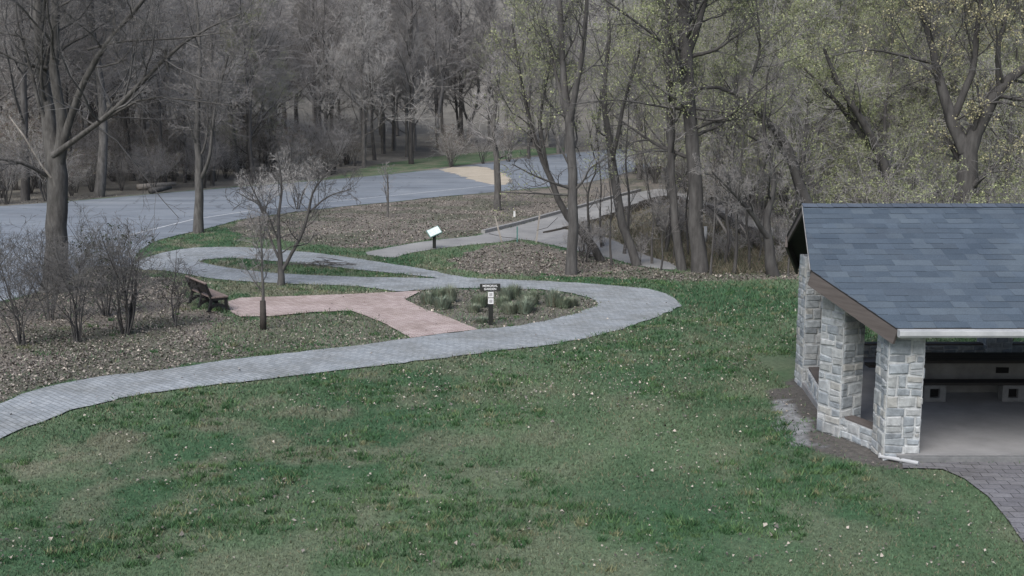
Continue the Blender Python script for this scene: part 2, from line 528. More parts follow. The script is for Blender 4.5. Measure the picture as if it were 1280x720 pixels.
def zone_weights(x, y):
    wx = (fbm(x * 1.3, y * 1.3, 51, 3) - .5) * .9
    wy = (fbm(x * 1.3, y * 1.3, 77, 3) - .5) * .9
    X, Y = x + wx, y + wy
    L = inpoly(X, Y, litter_a) | inpoly(X, Y, litter_b) | inpoly(X, Y, litter_c)
    Mo = inpoly(X, Y, mound_p)
    B = inpoly(x, y, bed_p)
    D = inpoly(X, Y, dirt_p)
    s = (x - RP0[0]) * RN[0] + (y - RP0[1]) * RN[1]
    W = ((s > 1.2) | ((y > 60) & (x > 3)) | ((y > 40.5) & (x > 9.5)) | (y > 120)) & ~inpoly(X, Y, grass_far)
    return L, Mo, B, D, W


olive_p = GP([(288, 396), (340, 397), (390, 392), (440, 390), (480, 405), (512, 423), (450, 432), (400, 437), (320, 446), (262, 440), (256, 415)])


def ground_colour(x, y):
    c = lawn_colour(x, y)
    L, Mo, B, D, W = zone_weights(x, y)
    n = fbm(x * .8, y * .8, 21, 3)[..., None]
    for mask, col, var in ((W, np.array([.17, .163, .147]), .6), (L, litter_col, .5), (Mo, dry_col, .4), (B, mulch_col, .4), (D, dirt_col, .35)):
        cc = col * (1 - var / 2 + var * n)
        c = np.where(mask[..., None], cc, c)
    gv = inpoly(x + (fbm(x * 4, y * 4, 8, 2) - .5) * .5, y, gravel_p)
    c = np.where(gv[..., None], np.array([.23, .24, .255]) * (.7 + .6 * hash2(np.floor(x * 9), np.floor(y * 9), 5)[..., None]), c)
    ol = inpoly(x, y, olive_p)
    c = np.where(ol[..., None], c * .45 + np.array([.115, .135, .085]) * .6, c)
    # green flush growing through the bank and the beds
    gb = (fbm(x * .5, y * .5, 91, 3) > .56) & L
    c = np.where(gb[..., None], c * .55 + np.array([.05, .075, .04]) * .45, c)
    return c


ys = [-8.0]
while ys[-1] < 420:
    y = ys[-1]
    ys.append(y + (1.0 if y < 8 else max(.13, .0042 * y)))
ys = np.array(ys); ts = np.linspace(-1, 1, 361)
YY = np.repeat(ys[:, None], len(ts), 1)
XX = ts[None, :] * (np.maximum(YY, 0) * .72 + 12)
ZZ = z_at(XX, YY)
L, Mo, B, D, W = zone_weights(XX, YY)
ZZ = ZZ + .03 * (fbm(XX * .5, YY * .5, 5, 3) - .5) * np.clip((YY - 8) / 5, 0, 1) * 0.6
V = np.stack([XX, YY, ZZ], -1).reshape(-1, 3)
nr, nc = XX.shape
i = np.arange(nr - 1)[:, None] * nc + np.arange(nc - 1)[None]
Fq = np.stack([i, i + 1, i + nc + 1, i + nc], -1).reshape(-1, 4)
gcol = ground_colour(XX, YY).reshape(-1, 3)
ground = link('ground', mesh_np('ground', V, Fq, M['ground'], col=gcol, smooth=True))
tag(ground, 'park ground of patchy lawn, leaf litter banks and woodland floor', None, kind='structure')


# ---------------------------------------------------------------- sheets
def sheet(name, poly, mat, off, label, step=.6, sm=1, ragged=.05, holes=(), z=None, kind='structure'):
    p = smooth_poly(poly, sm)
    # resample the outline and roughen it a little
    q = []
    for a, b in zip(p, np.roll(p, -1, 0)):
        L = np.linalg.norm(b - a); n = max(1, int(L / .3))
        for k in range(min(n, 60)): q.append(a + (b - a) * k / min(n, 60))
    q = np.array(q)
    q += ragged * 2 * np.stack([vnoise(q[:, 0] * 3, q[:, 1] * 3, 4) - .5, vnoise(q[:, 0] * 3, q[:, 1] * 3, 8) - .5], 1)
    hs = [smooth_poly(h, 1) for h in holes]
    x0, y0 = q.min(0); x1, y1 = q.max(0)
    st = max(step, max(x1 - x0, y1 - y0) / 160)
    gx, gy = np.meshgrid(np.arange(x0, x1, st), np.arange(y0, y1, st))
    gx, gy = gx.ravel(), gy.ravel()
    keep = inpoly(gx, gy, q)
    for h in hs: keep &= ~inpoly(gx, gy, h)
    verts = [Vector(v) for v in q]
    edges = [(k, (k + 1) % len(q)) for k in range(len(q))]
    for h in hs:
        b = len(verts)
        verts += [Vector(v) for v in h]
        edges += [(b + k, b + (k + 1) % len(h)) for k in range(len(h))]
    verts += [Vector((a, b)) for a, b in zip(gx[keep], gy[keep])]
    r = geometry.delaunay_2d_cdt(verts, edges, [], 0, 1e-5)
    vo = np.array([v[:] for v in r[0]]); fo = np.array(r[2])
    cen = vo[fo].mean(1)
    k = inpoly(cen[:, 0], cen[:, 1], q)
    for h in hs: k &= ~inpoly(cen[:, 0], cen[:, 1], h)
    fo = fo[k]
    a = vo[fo]
    area = (a[:, 1, 0] - a[:, 0, 0]) * (a[:, 2, 1] - a[:, 0, 1]) - (a[:, 2, 0] - a[:, 0, 0]) * (a[:, 1, 1] - a[:, 0, 1])
    fo[area < 0] = fo[area < 0][:, ::-1]
    zz = (z_at(vo[:, 0], vo[:, 1]) + off) if z is None else np.full(len(vo), z)
    o = link(name, mesh_np(name, np.column_stack([vo, zz]), fo, mat))
    return tag(o, label, None, kind=kind)


sheet('road', road_p, M['asphalt'], .026, 'blue grey asphalt road widening into a parking lot on the left', step=1.2)
sheet('concrete_path', con_p, M['pathcon'], .022, 'pale concrete path running up past the reading panel', step=.6)
sheet('paver_path', path_out, M['paver'], .030, 'curving grey paver footpath with a rounded turn', holes=[island], ragged=.08, sm=3)
sheet('brick_plaza', brick_p, M['brick'], .036, 'pink red brick paving leading to the bench', sm=0, ragged=.02)
sheet('paver_apron', apron_p, M['apron'], .03, 'dark grey paver apron in front of the pavilion', sm=0, ragged=.01)
sheet('road_sand', sand_p, M['sand'], .032, 'tan sandy gravel washed over the road', step=.8, sm=2, ragged=.4)


def strip(name, pts, w, mat, off, label):
    p = GP(pts)
    q = []
    for a, b in zip(p[:-1], p[1:]):
        for k in range(6): q.append(a + (b - a) * k / 6)
    q.append(p[-1]); q = np.array(q)
    t = np.gradient(q, axis=0); t /= np.linalg.norm(t, axis=1, keepdims=True)
    n = np.stack([-t[:, 1], t[:, 0]], 1) * w / 2
    a, b = q + n, q - n
    V = np.concatenate([np.column_stack([s, z_at(s[:, 0], s[:, 1]) + off]) for s in (a, b)])
    k = len(q); i = np.arange(k - 1)
    o = link(name, mesh_np(name, V, np.stack([i, i + k, i + k + 1, i + 1], 1), mat))
    return tag(o, label, None, kind='structure')


strip('road_line', [(143, 300), (180, 290), (241, 275), (320, 263), (400, 254), (490, 245), (560, 238), (622, 231.5)], .14, M['line'], .036, 'worn white edge line on the near side of the road')
# the concrete kerb beside the rising path
kp = GP([(604, 292), (649, 281), (697, 267.5), (730, 258.5), (763, 248.5), (800, 239)])
mb = MB()
for a, b in zip(kp[:-1], kp[1:]):
    za, zb = float(z_at(*a)), float(z_at(*b))
    mb.bar((*a, za + .09), (*b, zb + .09), .22, .2)
tag(mb.build('path_kerb', M['kerb']), 'long pale kerb along the far side of the concrete path', 'kerb')

# ---------------------------------------------------------------- small scattered ground cover
paved = [path_out, brick_p, road_p, con_p, apron_p]


def on_paved(x, y, skip_island=True):
    r = np.zeros(x.shape, bool)
    for p in paved: r |= inpoly(x, y, p)
    if skip_island: r &= ~inpoly(x, y, island)
    r |= (x > 6.0) & (x < 16.2) & (y > 17.0) & (y < 25.2)
    return r


def screen_scatter(n, y0, y1, power=1.0, lim=.53):
    # ground points, denser close by
    u = rng.random(n)
    y = y0 * (y1 / y0) ** u if power == 1 else y0 + (y1 - y0) * u
    x = (rng.random(n) * 2 - 1) * y * lim
    return x, y


def scatter_quads(name, x, y, size, cols, mat, label, cat, lift=.012, tilt=.5, kind='stuff'):
    n = len(x)
    z = z_at(x, y) + lift
    a = rng.random(n) * 2 * PI
    s = size * (.6 + .8 * rng.random(n))
    asp = .55 + .4 * rng.random(n)
    d1 = np.stack([np.cos(a), np.sin(a), tilt * (rng.random(n) - .5)], 1) * s[:, None]
    d2 = np.stack([-np.sin(a), np.cos(a), tilt * (rng.random(n) - .5)], 1) * (s * asp)[:, None]
    fold = np.zeros((n, 3)); fold[:, 2] = s * (.1 + .5 * rng.random(n))
    c = np.stack([x, y, z], 1)
    # two triangles with a raised centre fold: a curled leaf
    V = np.stack([c - d1 / 2, c - d2 / 2 + fold, c + d1 / 2, c + d2 / 2 + fold * rng.random((n, 1))], 1)
    b = np.arange(n) * 4
    Fq = np.concatenate([np.stack([b, b + 1, b + 2], 1), np.stack([b, b + 2, b + 3], 1)])
    o = link(name, mesh_np(name, V, Fq, mat, col=np.repeat(cols, 4, 0)))
    return tag(o, label, cat, kind=kind)


def leaf_cols(n, pale=.25):
    base = np.array([[.145, .128, .115], [.19, .172, .157], [.25, .228, .205], [.16, .147, .136], [.10, .09, .082]])
    c = base[rng.integers(0, len(base), n)] * (.7 + .6 * rng.random((n, 1)))
    p = rng.random(n) < pale
    c[p] = np.array([.43, .385, .335]) * (.75 + .5 * rng.random((p.sum(), 1)))
    return c


# leaf litter in the beds and on the banks
x, y = screen_scatter(230000, 19, 75)
L, Mo, B, D, W = zone_weights(x, y)
k = (L | (B & (rng.random(len(x)) < .5)) | (W & (rng.random(len(x)) < .5)) | (Mo & (rng.random(len(x)) < .3))) & ~on_paved(x, y)
k &= ~(inpoly(x, y, olive_p) & (rng.random(len(x)) < .55))
k &= rng.random(len(x)) < .25 + .9 * fbm(x * .9, y * .9, 66, 2)
x, y = x[k], y[k]
scatter_quads('leaf_litter', x, y, np.where(y < 34, .062, .085), leaf_cols(len(x), .13), M['dead_leaf'], 'brown and tan fallen leaves covering the beds and banks', 'leaf litter', tilt=.9)
# stray leaves on the lawn and paths
x, y = screen_scatter(32000, 12.5, 44)
dens = .035 + 1.1 * np.clip((fbm(x * .25, y * .25, 15, 3) - .38) / .3, 0, 1) * np.clip((y - 14) / 14, .25, 1) * (.35 + .65 * (vnoise(x * 1.6, y * 1.6, 44) > .5)) + .5 * ((x > -6) & (y > 20)) * (vnoise(x * .9, y * .9, 45) > .4)
k = (rng.random(len(x)) < dens) & ~on_paved(x, y)
x, y = x[k], y[k]
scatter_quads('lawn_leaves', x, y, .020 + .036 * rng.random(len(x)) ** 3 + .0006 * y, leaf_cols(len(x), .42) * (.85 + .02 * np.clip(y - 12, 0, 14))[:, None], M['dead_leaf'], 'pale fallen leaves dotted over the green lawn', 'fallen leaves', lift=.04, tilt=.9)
x, y = screen_scatter(5000, 16, 60)
k = on_paved(x, y) & ~((x > 6.0) & (y < 25.2)) & ~inpoly(x, y, road_p) & (rng.random(len(x)) < .2)
x, y = x[k], y[k]
scatter_quads('path_leaves', x, y, .05, leaf_cols(len(x), .4), M['dead_leaf'], 'few dry leaves lying on the paver paths', 'fallen leaves', lift=.065, tilt=.6)


# grass blades
def grass(name, n, y0, y1, zone_fn, label, h0=.05, w0=.010):
    x, y = screen_scatter(n, y0, y1)
    j = np.clip(.0065 * y, .08, .2); k = zone_fn(x, y) & ~on_paved(x + (rng.random(n) - .5) * 2 * j * fbm(x * 2, y * 2, 3, 2) * 1.3, y + (rng.random(n) - .5) * 2 * j)
    x, y = x[k], y[k]; n = len(x)
    col = lawn_colour(x, y)
    d = y / 18
    hh = h0 * (.5 + rng.random(n)) * np.clip(d, .8, 1.7)
    hh *= .75 + .6 * fbm(x * .8, y * .8, 12, 2)
    w = w0 * (.6 + .8 * rng.random(n)) * np.clip(d, .8, 2.2)
    a = rng.random(n) * 2 * PI
    z = z_at(x, y) - .012
    la = rng.random(n) * 2 * PI; ll = hh * (.3 + .9 * rng.random(n))
    V = np.zeros((n, 3, 3))
    V[:, 0] = np.stack([x - np.cos(a) * w, y - np.sin(a) * w, z], 1)
    V[:, 1] = np.stack([x + np.cos(a) * w, y + np.sin(a) * w, z], 1)
    V[:, 2] = np.stack([x + np.cos(la) * ll, y + np.sin(la) * ll, z + hh], 1)
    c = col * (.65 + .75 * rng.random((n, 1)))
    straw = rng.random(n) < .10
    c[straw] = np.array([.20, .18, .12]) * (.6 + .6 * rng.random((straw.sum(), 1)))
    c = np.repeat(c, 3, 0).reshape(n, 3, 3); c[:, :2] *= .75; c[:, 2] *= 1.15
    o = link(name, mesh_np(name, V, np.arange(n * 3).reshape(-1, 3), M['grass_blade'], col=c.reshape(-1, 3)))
    return tag(o, label, 'grass', kind='stuff')


def zone_lawn(x, y):
    L, Mo, B, D, W = zone_weights(x, y)
    q = rng.random(len(x))
    return ~(L | Mo | B | D | W) | ((q < .10) & ~B) | (B & (q < .22)) | (inpoly(x, y, olive_p) & (q < .45))


grass('lawn_grass', 470000, 12.2, 62, zone_lawn, 'short patchy green grass of the lawn')


# taller, darker tufts standing in clumps through the lawn
cx_, cy_ = screen_scatter(5200, 12.5, 42)
k = zone_lawn(cx_, cy_) & ~on_paved(cx_, cy_) & (fbm(cx_ * .6, cy_ * .5, 19, 3) > .50)
cx_, cy_ = cx_[k], cy_[k]
m_ = 34
rad = (.05 + .22 * rng.random(len(cx_)) ** 2)[:, None] * np.sqrt(rng.random((len(cx_), m_)))
an = rng.random((len(cx_), m_)) * 2 * PI
x = (cx_[:, None] + np.cos(an) * rad * 1.5).ravel(); y = (cy_[:, None] + np.sin(an) * rad).ravel(); n = len(x)
hh = np.repeat(.05 + .06 * rng.random(len(cx_)), m_) * (.6 + .7 * rng.random(n)); z = z_at(x, y) - .01
a = rng.random(n) * 2 * PI; la = rng.random(n) * 2 * PI; w = .011 * np.clip(y / 18, .8, 2)
V = np.stack([np.stack([x - np.cos(a) * w, y - np.sin(a) * w, z], 1), np.stack([x + np.cos(a) * w, y + np.sin(a) * w, z], 1),
              np.stack([x + np.cos(la) * hh * .7, y + np.sin(la) * hh * .7, z + hh], 1)], 1)
ct = np.array([[.042, .105, .042], [.06, .125, .05], [.10, .17, .07], [.17, .18, .10]])[rng.choice(4, len(cx_), p=[.4, .3, .2, .1])]
c = np.repeat(ct, m_, 0) * (.65 + .7 * rng.random((n, 1)))
tag(link('grass_tufts', mesh_np('grass_tufts', V, np.arange(n * 3).reshape(-1, 3), M['grass_blade'], col=np.repeat(c, 3, 0))), 'darker taller grass tufts clumped through the lawn', 'grass', kind='stuff')


def zone_mound(x, y):
    return inpoly(x, y, mound_p)


x, y = screen_scatter(60000, 40, 56)
k = inpoly(x, y, mound_p) & ~inpoly(x, y, con_p) & (y < np.interp(x, RIDGE[:, 0], RIDGE[:, 1]) - .15)
x, y = x[k], y[k]; n = len(x)
a = rng.random(n) * 2 * PI; hh = .18 + .3 * rng.random(n); z = z_at(x, y) - .02; la = rng.random(n) * 2 * PI
V = np.stack([np.stack([x - np.cos(a) * .014, y - np.sin(a) * .014, z], 1), np.stack([x + np.cos(a) * .014, y + np.sin(a) * .014, z], 1),
              np.stack([x + np.cos(la) * hh * .6, y + np.sin(la) * hh * .6, z + hh], 1)], 1)
c = np.where(rng.random((n, 1)) < .35, np.array([[.075, .085, .05]]), np.array([[.17, .15, .11]])) * (.6 + .7 * rng.random((n, 1)))
tag(link('mound_grass', mesh_np('mound_grass', V, np.arange(n * 3).reshape(-1, 3), M['grass_blade'], col=np.repeat(c, 3, 0))), 'rough dry grass on the low mound beside the path', 'grass', kind='stuff')

# dark timber edging along the crest of the mound
mb = MB()
rr = RIDGE
for a, b in zip(rr[:-1], rr[1:]):
    for k in range(3):
        p = a + (b - a) * k / 3; q = a + (b - a) * (k + 1) / 3
        zp, zq = float(z_at(p[0], p[1])), float(z_at(q[0], q[1]))
        hgt = .16 + .36 * min(1.0, p[2]) ** 1.5
        mb.bar((p[0], p[1], zp + hgt / 2 - .05), (q[0], q[1], zq + hgt / 2 - .05), .16, hgt)
tag(mb.build('timber_edging', M['timber']), 'dark timber edging along the crest of the grassy mound', 'edging')


# ---------------------------------------------------------------- trees
def unit(v):
    return v / (np.linalg.norm(v, axis=-1, keepdims=True) + 1e-9)


def resample(pts, rad, K):
    pts = np.asarray(pts, float); rad = np.asarray(rad, float)
    # smooth (Catmull-Rom by repeated corner keeping) then resample by length
    if len(pts) > 2:
        out = []; ro = []
        ext = np.vstack([2 * pts[0] - pts[1], pts, 2 * pts[-1] - pts[-2]])
        for i in range(len(pts) - 1):
            p0, p1, p2, p3 = ext[i:i + 4]
            for t in np.linspace(0, 1, 8, endpoint=False):
                out.append(.5 * ((2 * p1) + (-p0 + p2) * t + (2 * p0 - 5 * p1 + 4 * p2 - p3) * t * t + (-p0 + 3 * p1 - 3 * p2 + p3) * t ** 3))
                ro.append(rad[i] * (1 - t) + rad[i + 1] * t)
        out.append(pts[-1]); ro.append(rad[-1])
        pts = np.array(out); rad = np.array(ro)
    d = np.concatenate([[0], np.cumsum(np.linalg.norm(np.diff(pts, axis=0), axis=1))])
    s = np.linspace(0, d[-1], K)
    return np.stack([np.interp(s, d, pts[:, j]) for j in range(3)], 1), np.interp(s, d, rad)


def grow(r, P, R, m, lenf, ang, up, wander, K, rf, t0=.2, tmax=1.0, rmin=.006, abslen=None, flat=0.0):
    n, KP, _ = P.shape
    t = t0 + (tmax - t0) * (np.arange(m)[None, :] + r.random((n, m))) / m
    f = t * (KP - 1)
    i = np.minimum(f.astype(int), KP - 2); w = (f - i)[..., None]
    idx = np.arange(n)[:, None]
    pos = P[idx, i] * (1 - w) + P[idx, i + 1] * w
    rad = R[idx, i] * (1 - w[..., 0]) + R[idx, i + 1] * w[..., 0]
    T = unit(P[idx, i + 1] - P[idx, i])
    Lp = np.linalg.norm(np.diff(P, axis=1), axis=2).sum(1)[:, None]
    if abslen is not None: L = abslen * (.5 + .9 * r.random((n, m))) * (1.1 - .55 * (t - t0))
    else: L = Lp * lenf * (1.15 - .7 * (t - t0) / max(1e-3, 1 - t0)) * (.6 + .7 * r.random((n, m)))
    rv = r.normal(size=(n, m, 3))
    if flat: rv[..., 2] *= 1 - flat
    perp = unit(rv - (rv * T).sum(-1, keepdims=True) * T)
    a = np.radians(ang) * (.7 + .6 * r.random((n, m)))[..., None]
    d = unit(T * np.cos(a) + perp * np.sin(a)).reshape(-1, 3)
    pos = pos.reshape(-1, 3); L = L.reshape(-1); rad = rad.reshape(-1)
    N_ = len(pos)
    out = np.zeros((N_, K, 3)); out[:, 0] = pos
    for k in range(1, K):
        d = unit(d + np.array([0, 0, up]) + wander * r.normal(size=(N_, 3)))
        out[:, k] = out[:, k - 1] + d * (L / (K - 1))[:, None]
    r0 = np.maximum(rad * rf * (.8 + .4 * r.random(N_)), rmin)
    RR = np.maximum(r0[:, None] * np.linspace(1, .25, K)[None], rmin * .7)
    return out, RR


def merge(parts):
    Vs, Fs, b = [], [], 0
    for V, Fq in parts:
        Vs.append(V); Fs.append(Fq + b); b += len(V)
    return np.concatenate(Vs), np.concatenate(Fs)


BUDC = {'green': np.array([[.29, .33, .17], [.24, .28, .15], [.35, .37, .21]]),
        'yellow': np.array([[.46, .43, .25], [.38, .37, .21], [.52, .48, .30]]),
        'brown': np.array([[.16, .12, .11], [.13, .105, .095], [.12, .12, .075]]),
        'dark': np.array([[.04, .055, .03], [.03, .045, .025]])}


def leaves_np(r, tips, n, size, kind, spread=.12):
    nc_ = max(1, n // 7)
    cen = tips[r.integers(0, len(tips), nc_)] + r.normal(size=(nc_, 3)) * spread
    p = cen[r.integers(0, nc_, n)] + r.normal(size=(n, 3)) * spread * .8
    a = unit(r.normal(size=(n, 3))); b = unit(np.cross(a, r.normal(size=(n, 3))))
    s = size * (.5 + r.random(n))[:, None]
    V = np.stack([p - a * s, p + b * s * .55, p + a * s, p - b * s * .55], 1).reshape(-1, 3)
    base = BUDC[kind]
    c = base[r.integers(0, len(base), n)] * (.65 + .7 * r.random((n, 1)))
    return V, np.arange(n * 4).reshape(-1, 4), np.repeat(c, 4, 0)


def tree_meshes(seed, height, r0, stems=None, limbs=14, t0=.3, bud=None, nbud=0, budsize=.06, twigs=(8, 7, 5), limb_len=.42, limb_ang=52, up=.12, dense=1.0, rmin=.008, bark='bark', twig='twig', KP=14, limb_abs=None, lean=.03, trunk_sides=10, extra_limbs=()):
    r = np.random.default_rng(seed)
    if stems is None:
        z = np.linspace(0, height, 7)
        pts = np.stack([np.cumsum(r.normal(size=7) * height * lean), np.cumsum(r.normal(size=7) * height * lean), z], 1); pts -= pts[0]
        rad = r0 * np.array([1.35, 1.0, .86, .7, .5, .3, .08])
        stems = [(pts, rad)]
    P, R = zip(*[resample(p, q, KP) for p, q in stems])
    P = np.array(P); R = np.array(R)
    # unevenness of the bark line
    P[:, 1:] += r.normal(size=P[:, 1:].shape) * np.minimum(R[:, 1:, None] * .12, .03)
    l1 = grow(r, P, R, limbs, limb_len, limb_ang, up, .14, 9, .34, t0, .97, rmin * 2, abslen=limb_abs)
    if extra_limbs:
        e = [resample(p, q, 9) for p, q in extra_limbs]
        l1 = (np.concatenate([l1[0], np.array([a for a, _ in e])]), np.concatenate([l1[1], np.array([b for _, b in e])]))
    l2 = grow(r, *l1, twigs[0], .5, 46, .06, .18, 6, .5, .2, 1, rmin * 1.4)
    l3 = grow(r, *l2, twigs[1], .5, 42, .05, .2, 4, .55, .15, 1, rmin)
    l4 = grow(r, *l3, twigs[2], .6, 40, .03, .2, 3, .7, .1, 1, rmin * .8)
    tv, tf = merge([tubes(P, R, trunk_sides), tubes(*l1, 6)])
    cv, cf = merge([tubes(*l2, 4), tubes(*l3, 3), tubes(*l4, 3)])
    out = [('trunk', mesh_np('trunk', tv, tf, M[bark], smooth=True)), ('crown', mesh_np('crown', cv, cf, M[twig]))]
    if bud and nbud:
        tips = np.concatenate([l4[0][:, -1], l4[0][:, 1], l3[0][:, -1]])
        bv, bf, bc = leaves_np(r, tips, nbud, budsize, bud)
        out.append(('leaf_buds', mesh_np('leaf_buds', bv, bf, M['buds'], col=bc)))
    return out


def put_tree(meshes, name, label, loc, rz=0, sc=1, group=None, cat='tree', sxy=None):
    t = thing(name, label, cat, loc, rz, group)
    t.scale = (sxy or sc, sxy or sc, sc)
    for n, me in meshes:
        link(n, me, t)
    return t


def ground_pt(px, py):
    p = G(px, py)
    return np.array([p[0], p[1], float(z_at(*p))])


def px_stem(base, Y0, pts):
    """stem traced in the photo as [(px, py, radius in px, metres nearer(-)/farther(+))] around a tree standing at depth Y0, local to base"""
    P, R = [], []
    for px, py, rp, dy in pts:
        p = at_y(px, py, Y0 + dy)
        P.append(p - base); R.append(rp / F * (Y0 + dy))
    return np.array(P), np.array(R)


def traced_tree(name, label, basepx, stems, seed, limbs_px=(), slim=1.0, **kw):
    b = ground_pt(*basepx)
    st = [(p, q * slim) for p, q in (px_stem(b, b[1], s) for s in stems)]
    ex = [px_stem(b, b[1], [(a, c_, r_ * .62, d) for a, c_, r_, d in s]) for s in limbs_px]
    ms = tree_meshes(seed, 0, 0, stems=st, extra_limbs=ex, **kw)
    return put_tree(ms, name, label, b)


# big tree at the left
traced_tree('bare_tree', 'big bare tree with thick grey forked trunk behind the left shrubs', (71, 364),
            [[(71, 368, 22, 0), (70, 350, 16, 0), (71, 300, 12.8, 0), (71, 240, 12, 0), (71, 205, 12.5, 0), (64, 160, 8.5, .2), (52, 90, 7, .4), (48, 0, 6, .5), (45, -90, 4.5, .6)],
             [(72, 205, 9, 0), (78, 160, 6.5, -.2), (68, 90, 5.4, -.4), (70, 0, 4.8, -.6), (72, -90, 4, -.8)],
             [(74, 200, 6.5, 0), (84, 160, 4.6, -.3), (102, 110, 3.8, -.6), (130, 60, 3.2, -1), (175, 5, 2.4, -1.6), (215, -50, 2, -2)],
             ], 11,
            limbs_px=[[(66, 195, 7, -.2), (100, 170, 5.5, -.5), (140, 140, 5, -1), (185, 95, 4.6, -1.4), (212, 68, 3.4, -1.6), (250, 40, 2.2, -1.8), (300, 18, 1.2, -2)],
                      [(70, 188, 5, .2), (130, 150, 3.2, 0), (180, 123, 2.4, -.5), (225, 124, 1.8, -1), (290, 132, 1, -1.4)],
                      [(62, 222, 5, -.1), (45, 212, 3.6, -.6), (20, 202, 2.6, -1.2), (-20, 196, 1.8, -2)],
                      [(48, 55, 4, .4), (25, 45, 3, .2), (-5, 40, 2, 0), (-60, 30, 1.4, 0)],
                      [(60, 85, 4, .2), (30, 80, 3, 0), (0, 65, 2, -.4), (-50, 50, 1, -1)],
                      [(110, 62, 3, -.8), (150, 52, 2.2, -1.2), (220, 48, 1.8, -1.8), (286, 40, 1, -2.2)],
                      [(210, 90, 3.2, -1.5), (209, 75, 3.4, -1.55), (205, 62, 2.6, -1.6)]],
            limbs=9, t0=.42, limb_abs=3.2, twigs=(8, 7, 5), limb_ang=50, bark='bark', twig='twig_dark', trunk_sides=16, KP=22)
# a dead bleached branch broken against it
b0 = ground_pt(71, 364)
mb = MB()
mb.tube([at_y(12, 146, b0[1] - .8), at_y(30, 170, b0[1] - .75), at_y(52, 207, b0[1] - .5), at_y(64, 222, b0[1] - .3)], [.02, .03, .035, .04], 6)
tag(mb.build('dead_branch', M['dead_wood']), 'bleached dead branch caught against the big left tree', 'branch')

# the two pruned stems in front of the road
traced_tree('bare_tree', 'slim straight tree with pale trunk at the road edge', (248, 291),
            [[(248, 293, 7, 0), (248, 260, 5.4, 0), (249, 215, 4.8, 0), (246, 150, 3.4, 0), (250, 70, 2.4, 0), (244, -20, 1.4, .2)], [(250, 225, 2.6, 0), (262, 195, 2.0, -.4), (268, 140, 1.8, -.8), (285, 70, 1.2, -1.2)]], 12,
            limbs=12, t0=.3, limb_abs=3.0, twigs=(7, 6, 4), up=.22, limb_ang=40, bark='bark', twig='twig')
traced_tree('ornamental_tree', 'small spreading bare tree with twin stems on the path island', (350, 356),
            [[(351, 360, 5.4, 0), (351, 340, 4.0, 0), (349, 310, 2.6, 0), (348, 270, 1.9, .1), (352, 235, 1.4, .2), (346, 185, .7, .2)],
             [(353, 338, 2.6, 0), (364, 318, 2.2, -.1), (378, 290, 2.1, -.2), (386, 262, 1.7, -.3), (394, 235, 1.2, -.4), (420, 205, .6, -.5)],
             [(348, 322, 1.7, 0), (335, 290, 1.4, .3), (325, 255, 1.0, .5), (306, 218, .5, .6)], [(384, 268, 1.2, -.2), (410, 246, .9, -.4), (440, 236, .5, -.6)], [(347, 300, 1.2, 0), (330, 262, .9, -.5), (296, 240, .5, -.9)]], 13,
            limbs=10, t0=.2, limb_abs=1.35, twigs=(5, 4, 3), up=.03, limb_ang=62, bark='bark_dark', twig='twig_dark', rmin=.005)
# sapling with guard tube
b = ground_pt(329, 412)
st = px_stem(b, b[1], [(329, 414, 2.6, 0), (329, 375, 2.0, 0), (328, 345, 1.5, 0), (327, 310, 1.1, 0), (324, 270, .9, 0)])
ms = tree_meshes(14, 0, 0, stems=[st], limbs=16, t0=.3, limb_abs=.75, twigs=(5, 4, 4), up=.2, limb_ang=42, bark='bark', twig='twig', rmin=.005)
sap = put_tree(ms, 'young_tree', 'young tree with a dark guard around its foot beside the brick paving', b)
mb = MB(); g = px_stem(b, b[1], [(329, 413.5, 4.4, 0), (329, 398, 4.1, 0), (328.5, 376, 3.6, 0)])
mb.tube(g[0], g[1], 10); mb.build('trunk_guard', M['plastic_tube'], sap, smooth=True)

# centre: straight tree and its neighbours along the mound
traced_tree('bare_tree', 'straight tree with forking stems at the end of the mound', (714, 343),
            [[(714, 346, 8.5, 0), (714, 325, 6.8, 0), (716, 270, 6.3, 0), (715, 200, 5.8, 0), (711, 150, 5.4, 0), (704, 90, 4, .2), (699, 0, 3.2, .4), (697, -80, 2, .5)],
             [(713, 150, 4.2, 0), (722, 100, 3.4, -.3), (731, 40, 2.8, -.5), (736, -40, 1.8, -.7)],
             [(712, 165, 3, 0), (692, 80, 2, .6), (680, 30, 1.6, .9), (672, -40, 1, 1)]], 21,
            limbs_px=[[(714, 236, 3, 0), (690, 228, 2.4, -.4), (665, 218, 1.6, -.8), (640, 205, 1, -1)], [(716, 240, 3, 0), (730, 225, 2.2, -.3), (738, 210, 1.6, -.5), (760, 196, 1, -.8)], [(714, 244, 2, 0), (670, 242, 1.5, -.6), (625, 240, .9, -1)]],
            limbs=10, t0=.28, limb_abs=2.3, twigs=(6, 6, 4), bud='green', nbud=5200, budsize=.03, bark='bark_dark', twig='twig_dark', trunk_sides=14)
traced_tree('leaning_tree', 'tree leaning left over the pale path behind the straight tree', (752, 326),
            [[(753, 330, 7, 0), (738, 300, 6.4, 0), (712, 275, 5.6, .1), (699, 252, 5.2, .2), (686, 220, 4.4, .3), (668, 170, 3.4, .5), (652, 105, 2.6, .6), (640, 30, 1.5, .8)],
             [(686, 220, 2.6, .3), (676, 150, 2, 0), (690, 70, 1.2, -.4)]], 22, slim=.8, limbs=9, t0=.4, limb_abs=2.2, twigs=(6, 5, 4), bud='green', nbud=5000, budsize=.032, bark='bark_dark', twig='twig')
